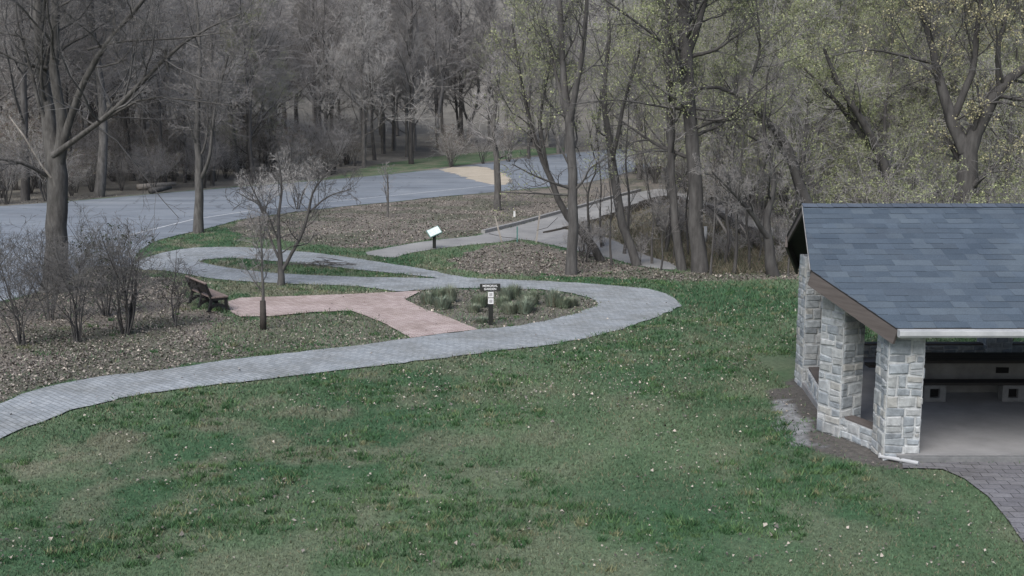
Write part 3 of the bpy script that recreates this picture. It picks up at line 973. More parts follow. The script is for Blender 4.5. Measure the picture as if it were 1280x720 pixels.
traced_tree('leaning_tree', 'tree with reddish grey trunk leaning left on the mound front', (795, 332),
            [[(797, 336, 8, 0), (786, 300, 6.6, .1), (774, 262, 7, .3), (768, 225, 7, .4), (764, 190, 6, .5), (755, 120, 4, .6), (762, 40, 2.6, .6), (755, -40, 1.5, .6)],
             [(766, 200, 3.6, .4), (780, 130, 2.6, 0), (800, 60, 1.5, -.5)]], 23, slim=.8, limbs=9, t0=.42, limb_abs=2.6, twigs=(6, 6, 4), bud='green', nbud=6500, budsize=.032, bark='bark_dark', twig='twig')
traced_tree('bare_tree', 'slimmer dark tree just left of the tallest trunk', (852, 338),
            [[(853, 342, 8, 0), (846, 300, 6.4, 0), (842, 260, 5.8, 0), (838, 180, 5, 0), (836, 90, 4.2, 0), (834, 0, 3.2, 0), (832, -80, 2, 0)]], 24, slim=.85,
            limbs=12, t0=.35, limb_abs=2.5, twigs=(6, 6, 4), bud='green', nbud=4500, budsize=.032, bark='bark_dark', twig='twig')
traced_tree('bare_tree', 'tallest thick tree with wide level limbs right of the mound crest', (873, 340),
            [[(875, 345, 13, 0), (873, 310, 10.5, 0), (868, 240, 9.6, 0), (863, 160, 9, 0), (858, 80, 9.4, 0), (855, 20, 8, 0), (850, -70, 6, 0)],
             [(860, 70, 5, 0), (875, 25, 4, -.4), (893, -40, 2.6, -.8)]], 25, slim=.92,
            limbs_px=[[(856, 62, 4, 0), (835, 58, 3.4, -.5), (815, 42, 3, -1), (785, 20, 2.4, -1.5), (750, -5, 1.6, -2)], [(864, 145, 3, 0), (890, 150, 2.2, -.6), (925, 145, 1.4, -1)],
                      [(860, 138, 3, 0), (820, 132, 2, -.8), (770, 125, 1.2, -1.6), (720, 130, .8, -2)], [(866, 70, 4, 0), (895, 62, 3.2, -.5), (920, 45, 2, -1), (945, 30, 1, -1.5)], [(862, 135, 3, 0), (905, 140, 2.4, -.5), (935, 150, 1.4, -.8)]],
            limbs=14, t0=.35, limb_abs=3.2, twigs=(7, 6, 4), bud='green', nbud=7500, budsize=.032, bark='bark_dark', twig='twig_dark', trunk_sides=16, limb_ang=65)
traced_tree('leaning_tree', 'leaning bare tree with low broken fork beside the roof', (967, 345),
            [[(968, 350, 10, 0), (963, 325, 8, 0), (960, 300, 7, 0), (958, 270, 5, .2), (968, 225, 3.4, .3), (955, 160, 2.2, .3), (960, 90, 1, .3)], [(962, 300, 4, 0), (935, 262, 3, -.6), (915, 240, 1.6, -1), (890, 215, 1, -1.4)]], 26, slim=.85,
            limbs=9, t0=.35, limb_abs=1.9, twigs=(6, 6, 4), bark='bark_dark', twig='twig')


def behind_tree(name, label, X, Y, stems, seed, **kw):
    b = np.array([X, Y, float(z_at(X, Y))])
    st = [px_stem(b, Y, s) for s in stems]
    st = [(np.vstack([[0, 0, -.1], p]), np.concatenate([[q[0] * 1.35], q])) if i == 0 else (p, q) for i, (p, q) in enumerate(st)]
    ex = [px_stem(b, Y, [(a, c_, r_ * .62, d) for a, c_, r_, d in s]) for s in kw.pop('limbs_px', ())]
    return put_tree(tree_meshes(seed, 0, 0, stems=st, extra_limbs=ex, **kw), name, label, b)


# right: the tree arching left over the pavilion ridge
behind_tree('arching_tree', 'dark tree arching left from behind the pavilion roof corner', 12.6, 43,
            [[(1010, 258, 6.5, 0), (997, 225, 6.5, 0), (988, 190, 6, 0), (972, 165, 5.4, -.2), (945, 140, 4.6, -.5), (925, 120, 3, -.8), (890, 108, 2, -1), (850, 118, 1.2, -1.4)],
             [(945, 142, 3, -.5), (938, 105, 2.2, -.5), (950, 60, 1.4, -.6), (945, 0, .8, -.6)]], 31, limbs=12, t0=.35, limb_abs=2.4, twigs=(6, 6, 4), bud='green', nbud=8000, budsize=.035, bark='bark_dark', twig='twig')
behind_tree('leaning_tree', 'tree with twin diagonal stems above the middle of the roof', 17.2, 46,
            [[(1118, 258, 8, 0), (1108, 215, 6.5, 0), (1094, 182, 5, 0), (1075, 145, 4.2, -.2), (1050, 110, 3, -.4), (1030, 60, 1.6, -.5)],
             [(1112, 230, 4.5, .3), (1088, 185, 4, .5), (1058, 142, 3.2, .6), (1030, 110, 2, .6), (1000, 80, 1, .6)]], 32, limbs=12, t0=.3, limb_abs=2.4, twigs=(6, 6, 4), bud='green', nbud=15000, budsize=.031, bark='bark_dark', twig='twig')
behind_tree('budding_tree', 'large dark forked tree with yellow buds behind the right roof', 18.1, 42,
            [[(1204, 262, 13, 0), (1208, 215, 12, 0), (1212, 180, 10, 0), (1232, 140, 7.5, -.3), (1250, 108, 6.5, -.5), (1285, 82, 5, -.8), (1330, 50, 3, -1)],
             [(1207, 190, 9, 0), (1190, 150, 7, .3), (1178, 110, 6, .4), (1165, 60, 4, .5), (1150, 0, 2.6, .5), (1140, -60, 1.5, .5)],
             [(1190, 150, 5, .3), (1215, 90, 4, .2), (1222, 30, 3, 0), (1235, -50, 2, 0)],
             [(1250, 108, 4, -.5), (1248, 60, 3, -.6), (1262, 0, 2, -.7), (1270, -60, 1.4, -.8)]], 33,
            limbs_px=[[(1170, 80, 3.4, .4), (1130, 70, 2.6, 0), (1085, 62, 1.8, -.6), (1040, 70, 1, -1)], [(1195, 150, 3, .2), (1240, 128, 2.4, -.6), (1285, 135, 1.5, -1)]],
            limbs=13, t0=.3, limb_abs=2.6, twigs=(7, 6, 4), bud='yellow', nbud=15000, budsize=.036, bark='bark_dark', twig='twig_dark', trunk_sides=16)

# centre far: small tree by the road, thin roadside saplings
traced_tree('bare_tree', 'small round headed tree on the bank below the sandy road patch', (622, 263),
            [[(622, 265, 5, 0), (622, 235, 4.4, 0), (621, 200, 4, 0), (616, 170, 3, 0), (620, 130, 2, 0), (625, 90, 1, 0)]], 41, limbs=13, t0=.35, limb_abs=2.0, twigs=(7, 7, 5), up=.1, bark='bark', twig='twig')
traced_tree('young_tree', 'thin bare sapling on the bank left of the reading panel', (484, 272),
            [[(484, 274, 1.6, 0), (485, 245, 1.2, 0), (484, 215, .6, 0)]], 42, limbs=9, t0=.3, limb_abs=1.1, twigs=(4, 4, 3), up=.2, limb_ang=40, bark='bark', twig='twig', rmin=.006)

# ---------------------------------------------------------------- shrubs
def shrub_meshes(seed, h, nst, spread, rad, twigs=(5, 5, 4), twig='twig', bark='bark_dark', bud=None, nbud=0, budsize=.04):
    r = np.random.default_rng(seed)
    st = []
    for k in range(nst):
        a = r.random() * 2 * PI; s = spread * (.2 + .8 * r.random()); hh = h * (.6 + .45 * r.random())
        p = np.array([[math.cos(a) * .08, math.sin(a) * .08, -.05], [math.cos(a) * s * .2, math.sin(a) * s * .2, hh * .3], [math.cos(a) * s * .55, math.sin(a) * s * .55, hh * .65], [math.cos(a) * s, math.sin(a) * s, hh]])
        p[1:] += r.normal(size=(3, 3)) * h * .035
        st.append((p, rad * np.array([1, .8, .55, .2]) * (.6 + .6 * r.random())))
    P, R = zip(*[resample(p, q, 10) for p, q in st]); P = np.array(P); R = np.array(R)
    l1 = grow(r, P, R, twigs[0], .5, 42, .05, .2, 6, .55, .25, 1, .006)
    l2 = grow(r, *l1, twigs[1], .55, 42, .03, .22, 4, .6, .2, 1, .005)
    l3 = grow(r, *l2, twigs[2], .6, 42, .02, .22, 3, .7, .2, 1, .004)
    out = [('stems', mesh_np('stems', *tubes(P, R, 6), M[bark], smooth=True)), ('twigs', mesh_np('twigs', *merge([tubes(*l1, 4), tubes(*l2, 3), tubes(*l3, 3)]), M[twig]))]
    if bud:
        bv, bf, bc = leaves_np(r, np.concatenate([l3[0][:, -1], l2[0][:, -1]]), nbud, budsize, bud, .06)
        out.append(('leaf_buds', mesh_np('leaf_buds', bv, bf, M['buds'], col=bc)))
    return out


for seed, px, py, h, nst, sp, lab in ((51, 157, 418, 2.9, 12, 1.7, 'dark bare shrub with thick stems, largest in the left leaf bed'), (52, 97, 428, 2.7, 12, 1.4, 'bare shrub with thin stems just right of the big left trunk'),
                                      (53, 28, 432, 2.7, 12, 1.5, 'twiggy bare shrub at the left edge below the big tree'), (54, 217, 408, 2.2, 5, .8, 'slender bare shrub just left of the bench back'),
                                      (55, 133, 395, 2.4, 14, 1.4, 'low bare shrub with a green flush behind the thick stemmed shrub'), (56, -22, 400, 2.3, 9, 1.3, 'bare shrub cut by the left picture edge'),
                                      (57, 62, 400, 2.4, 11, 1.3, 'thin bare shrub at the foot of the big left tree')):
    put_tree(shrub_meshes(seed, h, nst, sp, .034 if seed in (51,) else .022, twigs=(6, 5, 4), bud='dark' if seed == 55 else None, nbud=900, twig='twig_dark'), 'bare_shrub', lab, ground_pt(px, py), cat='shrub')
# pale brush behind the ornamental tree and around the bank
for seed, px, py, h, lab in ((61, 372, 262, 3.4, 'pale twiggy bush at the road edge behind the twin stemmed tree'), (62, 330, 268, 2.2, 'low pale bush at the road edge right of the slim pale trunk')):
    put_tree(shrub_meshes(seed, h, 9, 2.0, .03, twig='twig_pale', twigs=(6, 6, 4)), 'bare_shrub', lab, ground_pt(px, py), cat='shrub')
mb = MB(); r = np.random.default_rng(3)
b = ground_pt(408, 333)
for k in range(26):
    a = r.normal(size=3) * [.5, .25, .06]; d = r.normal(size=3) * [.5, .3, .07]
    p = b + a + [0, 0, .12]
    mb.tube([p - d, p + [0, 0, .04], p + d], [.012, .016, .006], 5)
tag(mb.build('brush_pile', M['bark_dark']), 'low pile of dead brush on the path island', 'brush pile')

# saplings rooted in the mound
sap_proto = [tree_meshes(70 + k, 5.5 + k, .055, limbs=10, t0=.25, limb_abs=1.3, twigs=(5, 4, 4), up=.2, limb_ang=42, bark='bark_dark', twig='twig', lean=.03, rmin=.007) for k in range(3)]
r = np.random.default_rng(5)
for k, (px, py) in enumerate([(735, 322), (765, 332), (815, 330), (826, 338), (832, 316), (888, 343), (905, 330), (918, 342), (936, 338), (948, 326), (895, 318), (985, 345), (990, 330), (780, 318), (842, 326), (912, 318), (752, 312), (860, 320)]):
    put_tree(sap_proto[k % 3], 'sapling', 'thin bare sapling growing on the grassy mound', ground_pt(px, py) - [0, 0, .05], r.random() * 6.28, .6 + .6 * r.random(), 'thin saplings on the grassy mound')
low_proto = [shrub_meshes(80 + k, 1.4, 9, .9, .014, twig='twig', twigs=(5, 4, 3)) for k in range(2)]
for k in range(34):
    x = 3.0 + 11 * r.random(); yy = 41.5 + 9 * r.random()
    p2 = np.array([x, yy])
    if yy > 49 and inpoly(np.array([x]), np.array([yy]), con_p)[0]: continue
    put_tree(low_proto[k % 2], 'brush', 'low tangle of bare brush on the grassy mound', (x, yy, float(z_at(x, yy))), r.random() * 6, .6 + .6 * r.random(), 'low brush on the mound', cat='brush')
# fallen and leaning dead wood
for pts, rr_, lab in (([(972, 322, 45), (945, 303, 46), (915, 278, 46.5), (885, 256, 47)], [.2, .19, .15, .09], 'thick fallen trunk leaning down towards the roof'),
                      ([(920, 312, 46), (905, 285, 46.4), (893, 266, 46.8)], [.07, .06, .04], 'thin pale pole leaning across the thick fallen trunk'),
                      ([(938, 306, 46), (932, 292, 46.1), (925, 280, 46.2)], [.06, .05, .03], 'short pale snapped pole right of the thin leaning pole')):
    mb = MB(); mb.tube([at_y(*p) for p in pts], rr_, 8)
    tag(mb.build('dead_pole', M['bark'] if 'thick' in lab[:6] else M['dead_wood'], smooth=True), lab, 'dead wood')
for pts, lab in (([(172, 238), (220, 235)], 'pale log lying at the far road edge'), ([(188, 243), (214, 240)], 'shorter dark log lying in front of the pale log')):
    mb = MB(); a, b_ = [ground_pt(*p) for p in pts]
    mb.tube([a + [0, 0, .25], (a + b_) / 2 + [0, 0, .3], b_ + [0, 0, .35]], [.22, .2, .13], 8)
    tag(mb.build('fallen_log', M['dead_wood'] if 'pale' in lab[:5] else M['bark_dark'], smooth=True), lab, 'dead wood')

# ---------------------------------------------------------------- the woods
bare = [tree_meshes(100 + k, 17 + 2 * (k % 3), .15 + .035 * (k % 3), limbs=22, t0=.16 + .06 * (k % 2), twigs=(10, 8, 6), limb_len=.34, up=.14, rmin=.011, bark=('bark', 'bark_dark')[k % 2], twig=('twig', 'twig_pale', 'twig')[k % 3], KP=12, lean=.007, bud='brown' if k % 2 else None, nbud=6000, budsize=.032) for k in range(6)]
budding = [tree_meshes(120 + k, 15 + 2 * k, .16, limbs=22, t0=.14, twigs=(8, 7, 5), limb_len=.36, up=.12, rmin=.011, bark='bark_dark', twig='twig', bud='green', nbud=36000 + 4000 * k, budsize=.031, KP=12, lean=.01) for k in range(3)]
thick = [shrub_meshes(140 + k, 3.6, 11, 1.9, .03, twig=('twig', 'twig_pale', 'twig')[k], twigs=(6, 5, 4), bud=(None, 'brown', 'green')[k], nbud=3600, budsize=.028) for k in range(3)]
placed = []


def free(x, y, dmin):
    for a, b_ in placed:
        if (a - x) ** 2 + (b_ - y) ** 2 < dmin * dmin: return False
    return True


def s_of(x, y):
    return (x - RP0[0]) * RN[0] + (y - RP0[1]) * RN[1]


# three trunks one can pick out beyond the road
for px, py, lab, me, sc, w in ((207, 233, 'dark narrow trunk standing just beyond the road behind the slim pale tree', bare[1], 1.0, 1.3), (124, 246, 'broad grey trunk beyond the road right of the big left tree', bare[2], 1.05, 2.1), (514, 205, 'dark upright trunk at the wood edge above the grass verge', bare[5], 1.1, 1.6)):
    p = ground_pt(px, py); placed.append((p[0], p[1]))
    put_tree(me, 'bare_tree', lab, p, .7, sc, sxy=sc * w * .6)
r = np.random.default_rng(17)
nw = 0
for it in range(4000):
    if nw >= 185: break
    y = 62 + 95 * r.random() ** 1.15; x = (r.random() * 2 - 1) * y * .54
    s = s_of(x, y)
    right = x > 9 and y > 58 and s < -16
    if not (s > 2.5 or right): continue
    if right and (inpoly(np.array([x]), np.array([y]), road_p)[0] or inpoly(np.array([x]), np.array([y]), con_p)[0]): continue
    if inpoly(np.array([x]), np.array([y]), grass_far)[0] or not free(x, y, 3.0): continue
    placed.append((x, y)); nw += 1
    pxl = 640 + x / y * F
    green = r.random() < np.clip((pxl - 520) / 350, .03, .85)
    if green:
        put_tree(budding[r.integers(3)], 'budding_tree', 'tall tree greening with fresh buds among the woods', (x, y, float(z_at(x, y)) - .1), r.random() * 6.28, .8 + .4 * r.random(), 'budding trees in the background woods')
    else:
        put_tree(bare[r.integers(6)], 'bare_tree', 'tall bare grey tree among the woods beyond the road', (x, y, float(z_at(x, y)) - .1), r.random() * 6.28, .8 + .45 * r.random(), 'bare trees in the background woods')
nt_ = 0
for it in range(4000):
    if nt_ >= 235: break
    y = 58 + 60 * r.random(); x = (r.random() * 2 - 1) * y * .54
    s = s_of(x, y)
    right = x > 10 and y > 50 and s < -16
    if not ((1.6 < s < 26) or right): continue
    if right and (inpoly(np.array([x]), np.array([y]), road_p)[0] or inpoly(np.array([x]), np.array([y]), con_p)[0]): continue
    if inpoly(np.array([x]), np.array([y]), grass_far)[0] or not free(x, y, 1.2): continue
    placed.append((x, y)); nt_ += 1
    g_ = x > 5
    put_tree(thick[2 if (g_ and r.random() < .6) else r.integers(2)], 'thicket_shrub', 'twiggy understorey shrub at the edge of the woods', (x, y, float(z_at(x, y)) - .05), r.random() * 6.28, .7 + .9 * r.random(), 'understorey shrubs in the woods', cat='shrub')
# nearer green shrubs behind the pavilion
for k, (x, y, sc) in enumerate([(14.5, 38, .9), (17.0, 40, 1.15), (19.3, 37.5, .95), (16, 44, 1.3), (21.5, 41, 1.2), (23, 46, 1.3), (13.4, 46, 1.1), (19, 49, 1.4)]):
    put_tree(thick[2], 'thicket_shrub', 'pale green leafing shrub behind the pavilion roof', (x, y, float(z_at(x, y))), k * 1.3, sc, 'leafing shrubs behind the pavilion', cat='shrub')
for k, (x, y, sc) in enumerate([(24.5, 52, .8), (15.5, 55, .75), (29, 60, .9), (20.5, 58, .85), (12.5, 58, .8)]):
    put_tree(budding[k % 3], 'budding_tree', 'budding tree standing close behind the pavilion', (x, y, float(z_at(x, y))), k * 1.9, sc, 'budding trees close behind the pavilion')

# far-off wood: one mass on the rising ground
fw = []
r = np.random.default_rng(23)
protos = []
for k in range(3):
    z = np.linspace(0, 17, 7); pts = np.stack([r.normal(size=7) * .3, r.normal(size=7) * .3, z], 1)
    P, R = resample(pts, .22 * np.array([1.3, 1, .9, .7, .5, .3, .1]), 8); P = P[None]; R = R[None]
    l1 = grow(r, P, R, 16, .36, 50, .14, .14, 5, .5, .2, .97); l2 = grow(r, *l1, 8, .5, 45, .06, .18, 4, .5, .2, 1, .03); l3 = grow(r, *l2, 6, .55, 45, .05, .2, 3, .6, .2, 1, .022)
    protos.append(merge([tubes(P, R, 5), tubes(*l1, 3), tubes(*l2, 3), tubes(*l3, 3)]))
Vs, Fs, cs, b_ = [], [], [], 0
for k in range(150):
    y = 128 + 120 * r.random(); x = (r.random() * 2 - 1) * y * .56
    if s_of(x, y) < 0 and inpoly(np.array([x]), np.array([y]), road_p)[0]: continue
    V, Fq = protos[r.integers(3)]
    a = r.random() * 6.28; sc = .8 + .5 * r.random()
    Rm = np.array([[math.cos(a), -math.sin(a), 0], [math.sin(a), math.cos(a), 0], [0, 0, 1]])
    Vs.append(V @ Rm.T * sc + [x, y, float(z_at(x, y))]); Fs.append(Fq + b_); b_ += len(V)
    t = np.array([.27, .26, .255]) if r.random() < np.clip(.9 - (x / y) * 1.2, .3, .95) else np.array([.27, .28, .21])  # haze painted in: far trees get a lighter base colour
    cs.append(np.tile(t * (.7 + .5 * r.random()), (len(V), 1)))
tag(link('distant_woods', mesh_np('distant_woods', np.concatenate(Vs), np.concatenate(Fs), M['buds'], col=np.concatenate(cs))), 'pale haze-coloured mass of far woods on the rising ground', 'woods', kind='stuff')

# ---------------------------------------------------------------- pavilion
pav = thing('picnic_pavilion', 'stone pillared picnic pavilion with blue grey shingle roof', 'pavilion', (0, 0, 0))
sr = np.random.default_rng(41)


def stone_tone():
    base = [(.36, .395, .425), (.42, .45, .475), (.33, .365, .40), (.47, .49, .505), (.39, .41, .42), (.43, .435, .425), (.28, .31, .34)]
    c = np.array(base[sr.integers(len(base))]) * .9 * (.85 + .3 * sr.random())
    return tuple(c)


def stone_face(mb, o, ux, uz, nrm, w, h, sc=1.0):
    """irregular coursed stones standing proud of a mortar core; o lower left corner"""
    o, ux, uz, nrm = map(np.array, (o, ux, uz, nrm))
    z = 0
    while z < h - .01:
        ch = min((.10 + .17 * sr.random()) * sc, h - z)
        if h - z - ch < .06: ch = h - z
        x = 0
        while x < w - .01:
            cw = (.14 + .25 * sr.random()) * sc
            if w - x - cw < .09: cw = w - x
            parts = [(x, z, cw, ch)]
            if ch > .2 and sr.random() < .35: parts = [(x, z, cw, ch * .45), (x, z + ch * .45, cw, ch * .55)]
            for (a, b, c_, d) in parts:
                g = .011
                pr = .010 + .022 * sr.random()
                j = lambda: (sr.random() - .5) * .044
                q = [(a + g + abs(j()) * .5, b + g + j()), (a + c_ - g - abs(j()) * .5, b + g + j()), (a + c_ - g - abs(j()) * .5, b + d - g + j()), (a + g + abs(j()) * .5, b + d - g + j())]
                # never past the pillar's own ends
                q = [(min(max(u, .002), w - .002), min(max(v, .002), h - .002)) for u, v in q]
                cx = sum(p[0] for p in q) / 4; cz = sum(p[1] for p in q) / 4
                vs = [o + ux * u + uz * v + nrm * .001 for u, v in q]
                vs += [o + ux * (cx + (u - cx) * .96) + uz * (cz + (v - cz) * .94) + nrm * pr * .6 for u, v in q]
                vs += [o + ux * (cx + (u - cx) * .82) + uz * (cz + (v - cz) * .78) + nrm * pr for u, v in q]
                fs = []
                for s in (0, 4):
                    for k in range(4): fs.append((s + k, s + (k + 1) % 4, s + 4 + (k + 1) % 4, s + 4 + k))
                fs.append((8, 9, 10, 11))
                mb.add(vs, fs, stone_tone())
            x += cw
        z += ch


def stone_block(name, c, sx, sy, z0, z1, rz=0, label=None, faces='fblr'):
    mb = MB()
    M_ = np.array([[math.cos(rz), -math.sin(rz)], [math.sin(rz), math.cos(rz)]])
    X = np.append(M_ @ [1, 0], 0); Y = np.append(M_ @ [0, 1], 0); Z = np.array([0, 0, 1.])
    c3 = np.array([c[0], c[1], z0])
    mb.box((c[0], c[1], (z0 + z1) / 2), (sx, sy, z1 - z0), rz=rz, col=(.47, .49, .505))
    h = z1 - z0
    if 'f' in faces: stone_face(mb, c3 - X * sx / 2 - Y * sy / 2, X, Z, -Y, sx, h)
    if 'b' in faces: stone_face(mb, c3 + X * sx / 2 + Y * sy / 2, -X, Z, Y, sx, h)
    if 'l' in faces: stone_face(mb, c3 - X * sx / 2 + Y * sy / 2, -Y, Z, -X, sy, h)
    if 'r' in faces: stone_face(mb, c3 + X * sx / 2 - Y * sy / 2, Y, Z, X, sy, h)
    o = mb.build(name, M['stone'], pav, tone=True)
    if label: o['label'] = label
    return o


SZ = .12       # slab top
P1, P2, P3 = (6.58, 17.26), (6.04, 18.66), (6.58, 22.32)
P4 = (7.55, 24.55)
a12 = math.atan2(P2[1] - P1[1], P2[0] - P1[0])
RY, RZ0, RE, RS = 21.0, 4.05, 16.70, .4       # ridge line y, height, front eave y, slope
RB = 2 * RY - RE


def roof_z(y):
    return RZ0 - RS * abs(y - RY)


stone_block('stone_pillar', P1, .60, .56, .0, 2.33)
stone_block('stone_pillar', P2, .52, .56, .0, roof_z(P2[1]) - .26, rz=a12 - PI / 2 + .12)
stone_block('stone_pillar', P3, .56, .56, .0, 2.86)
stone_block('stone_pillar', P4, .60, .56, .0, 2.4)
for x in (11.7, 15.6):
    stone_block('stone_pillar', (x, 17.26), .60, .56, .0, 2.33)
    stone_block('stone_pillar', (x, 24.75), .60, .56, .0, 2.33)
stone_block('stone_pillar', (15.6, 21.0), .60, .56, .0, 3.6)


def low_wall(a, b, th=.3, h=.42, cap=True):
    a = np.array(a); b = np.array(b); d = b - a; L = np.linalg.norm(d); rz = math.atan2(d[1], d[0]); c = (a + b) / 2
    w = stone_block('low_wall', c, L, th, .0, h, rz=rz)
    if cap:
        mb = MB(); nn = np.array([-d[1], d[0]]) / L
        mb.box((c[0], c[1], h + .025), (L - .02, th * .75, .045), rz=rz, bev=.006)
        o = mb.build('bench_cap', M['wood_brown'], w)


def towards(a, b, d):
    a = np.array(a, float); b = np.array(b, float); u = (b - a) / np.linalg.norm(b - a); return a + u * d


low_wall(towards(P1, P2, .26), towards(P2, P1, .24), h=.34)
low_wall(towards(P2, P3, .26), towards(P3, P2, .26), h=.42)
low_wall(towards(P3, P4, .28), towards(P4, P3, .28), h=.42)
low_wall((P4[0] + .3, 24.75), (11.4, 24.75), h=.40)
low_wall((12.0, 24.75), (15.3, 24.75), h=.40)

# floor slab
poly = [(6.50, 16.93), (15.95, 16.93), (15.95, 25.05), (7.4, 25.05), (6.35, 22.5), (5.95, 18.75)]
bm = bmesh.new()
vs = [bm.verts.new((x, y, SZ)) for x, y in poly]
f = bm.faces.new(vs)
e = bmesh.ops.extrude_face_region(bm, geom=[f])
for v in e['geom']:
    if isinstance(v, bmesh.types.BMVert): v.co.z = -.1
bmesh.ops.recalc_face_normals(bm, faces=bm.faces[:])
me = bpy.data.meshes.new('floor_slab'); bm.to_mesh(me); bm.free(); me.materials.append(M['concrete'])
link('floor_slab', me, pav)
mb = MB(); mb.box((11.25, 16.865, .055), (9.5, .12, .11), bev=.008); mb.build('slab_edging', M['block'], pav)

# roof outline (plan): ridge end A, prow B, eave corner C
A, Bq, Cq, Dq, Eq = (5.86, RY), (5.36, 18.5), (6.28, RE), (6.10, 23.0), (7.0, RB)
XR = 16.4


def clip(bm, p, q, keep):
    """cut a mesh with the vertical plane through p-q and keep the side where `keep` lies"""
    d = Vector((q[0] - p[0], q[1] - p[1], 0)); n = Vector((d.y, -d.x, 0)).normalized()
    if (Vector((keep[0] - p[0], keep[1] - p[1], 0))).dot(n) > 0: n = -n
    bmesh.ops.bisect_plane(bm, geom=bm.verts[:] + bm.edges[:] + bm.faces[:], plane_co=(p[0], p[1], 0), plane_no=n, clear_outer=True)


def roof_slope(front):
    sg = -1 if front else 1
    ye = RE if front else RB
    run = abs(RY - ye); sl = run * math.sqrt(1 + RS * RS)
    bm = bmesh.new()
    lay = bm.loops.layers.float_color.new('tone')
    courses = 22; ch = sl / courses
    up = np.array([0, -sg, RS]) / math.sqrt(1 + RS * RS)
    nrm = np.array([0, sg * RS, 1]) / math.sqrt(1 + RS * RS)
    tones = [(.068, .090, .118), (.076, .099, .128), (.062, .083, .110), (.088, .112, .140), (.070, .090, .116), (.079, .103, .134)]
    for k in range(courses):
        x = 5.0 - sr.random() * .4
        o = np.array([0, ye, RZ0 - RS * run]) + up * ch * k
        cw0 = .97 + .06 * sr.random()
        while x < XR:
            w = (.20 + .28 * sr.random())
            x1 = min(x + w, XR)
            t = np.array(tones[sr.integers(len(tones))]) * (.94 + .12 * sr.random()) * cw0
            lift = .004 + .006 * (sr.random() < .5)
            dy = up * ((sr.random() - .5) * .022); dz = up * ((sr.random() - .5) * .010)
            p = [o + [x, 0, 0] + nrm * lift + dy, o + [x1, 0, 0] + nrm * lift + dy + dz, o + [x1, 0, 0] + up * ch * 1.04 + nrm * .002, o + [x, 0, 0] + up * ch * 1.04 + nrm * .002]
            q = [o + [x, 0, 0] + dy, o + [x1, 0, 0] + dy + dz]
            vs = [bm.verts.new(v) for v in p + q]
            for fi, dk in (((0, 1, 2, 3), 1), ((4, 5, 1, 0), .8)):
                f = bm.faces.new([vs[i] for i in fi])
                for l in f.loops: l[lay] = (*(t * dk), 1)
            x = x1
    if front:
        clip(bm, A, Bq, (12, 19)); clip(bm, Bq, Cq, (12, 19))
    else:
        clip(bm, A, Dq, (12, 23)); clip(bm, Dq, Eq, (12, 23))
    me = bpy.data.meshes.new('shingles'); bm.normal_update(); bm.to_mesh(me); bm.free()
    me.materials.append(M['shingle'])
    return me


def roof_deck(front):
    pts = [A, Bq, Cq, (XR, RE), (XR, RY)] if front else [A, (XR, RY), (XR, RB), Eq, Dq]
    bm = bmesh.new()
    top = [bm.verts.new((x, y, roof_z(y) - .004)) for x, y in pts]; bot = [bm.verts.new((x, y, roof_z(y) - .06)) for x, y in pts]
    bm.faces.new(top); bm.faces.new(bot[::-1])
    for k in range(len(pts)):
        k2 = (k + 1) % len(pts)
        bm.faces.new((top[k], bot[k], bot[k2], top[k2]))
    bmesh.ops.recalc_face_normals(bm, faces=bm.faces[:])
    me = bpy.data.meshes.new('roof'); bm.to_mesh(me); bm.free(); me.materials.append(M['wood_dark'])
    return link('roof', me, pav)


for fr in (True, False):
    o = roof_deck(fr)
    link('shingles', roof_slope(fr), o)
mb = MB()
x = A[0] - .02
while x < XR:
    x1 = min(x + .3, XR); t = tuple(np.array([.078, .095, .124]) * (.85 + .3 * sr.random()))
    for sg in (-1, 1):
        y0 = RY + sg * .16
        mb.add([(x, RY, RZ0 + .03), (x1, RY, RZ0 + .022), (x1, y0, RZ0 - .16 * RS + .024), (x, y0, RZ0 - .16 * RS + .032)], [(0, 1, 2, 3)] if sg > 0 else [(3, 2, 1, 0)], t)
    x = x1
mb.build('ridge_cap', M['shingle'], pav, tone=True)


def board(name, p, q, h, th, drop, mat, zoff=0.0, out=(0, 0)):
    mb = MB()
    a = Vector((p[0] + out[0], p[1] + out[1], roof_z(p[1]) - drop)); b = Vector((q[0] + out[0], q[1] + out[1], roof_z(q[1]) - drop))
    mb.bar(a, b, th, h)
    return mb.build(name, mat, pav)


board('fascia_board', Bq, Cq, .26, .05, .155, M['wood_brown'], out=(.01, .03))
board('fascia_board', (A[0] + .03, A[1]), (Bq[0] + .03, Bq[1]), .15, .04, .10, M['wood_brown'])
board('fascia_board', (A[0] + .03, A[1]), (Dq[0] + .03, Dq[1]), .15, .04, .10, M['wood_brown'])
board('fascia_board', Dq, Eq, .26, .05, .155, M['wood_brown'])
board('drip_edge', (A[0] - .012, A[1]), (Bq[0] - .012, Bq[1]), .028, .012, .008, M['kerb'])
# gutters: an open trough with a rolled lip
for ye, sg, x0 in ((RE, -1, Cq[0] + .01), (RB, 1, Eq[0])):
    mb = MB(); z = RZ0 - RS * abs(RY - RE)
    prof = [(.0, .0), (.0, -.10), (.03, -.125), (.10, -.125), (.125, -.09), (.125, -.015), (.112, -.008), (.112, -.02), (.118, -.03), (.116, -.085), (.098, -.115), (.032, -.115), (.008, -.095), (.006, .0)]
    V = [(xx, ye + sg * (u + .012), z + v - .01) for xx in (x0, XR) for u, v in prof]
    n = len(prof)
    mb.add(V, [(k, (k + 1) % n, n + (k + 1) % n, n + k) for k in range(n)] + [tuple(range(6)), tuple(range(n, n + 6))[::-1]])
    mb.build('gutter', M['white_metal'], pav)
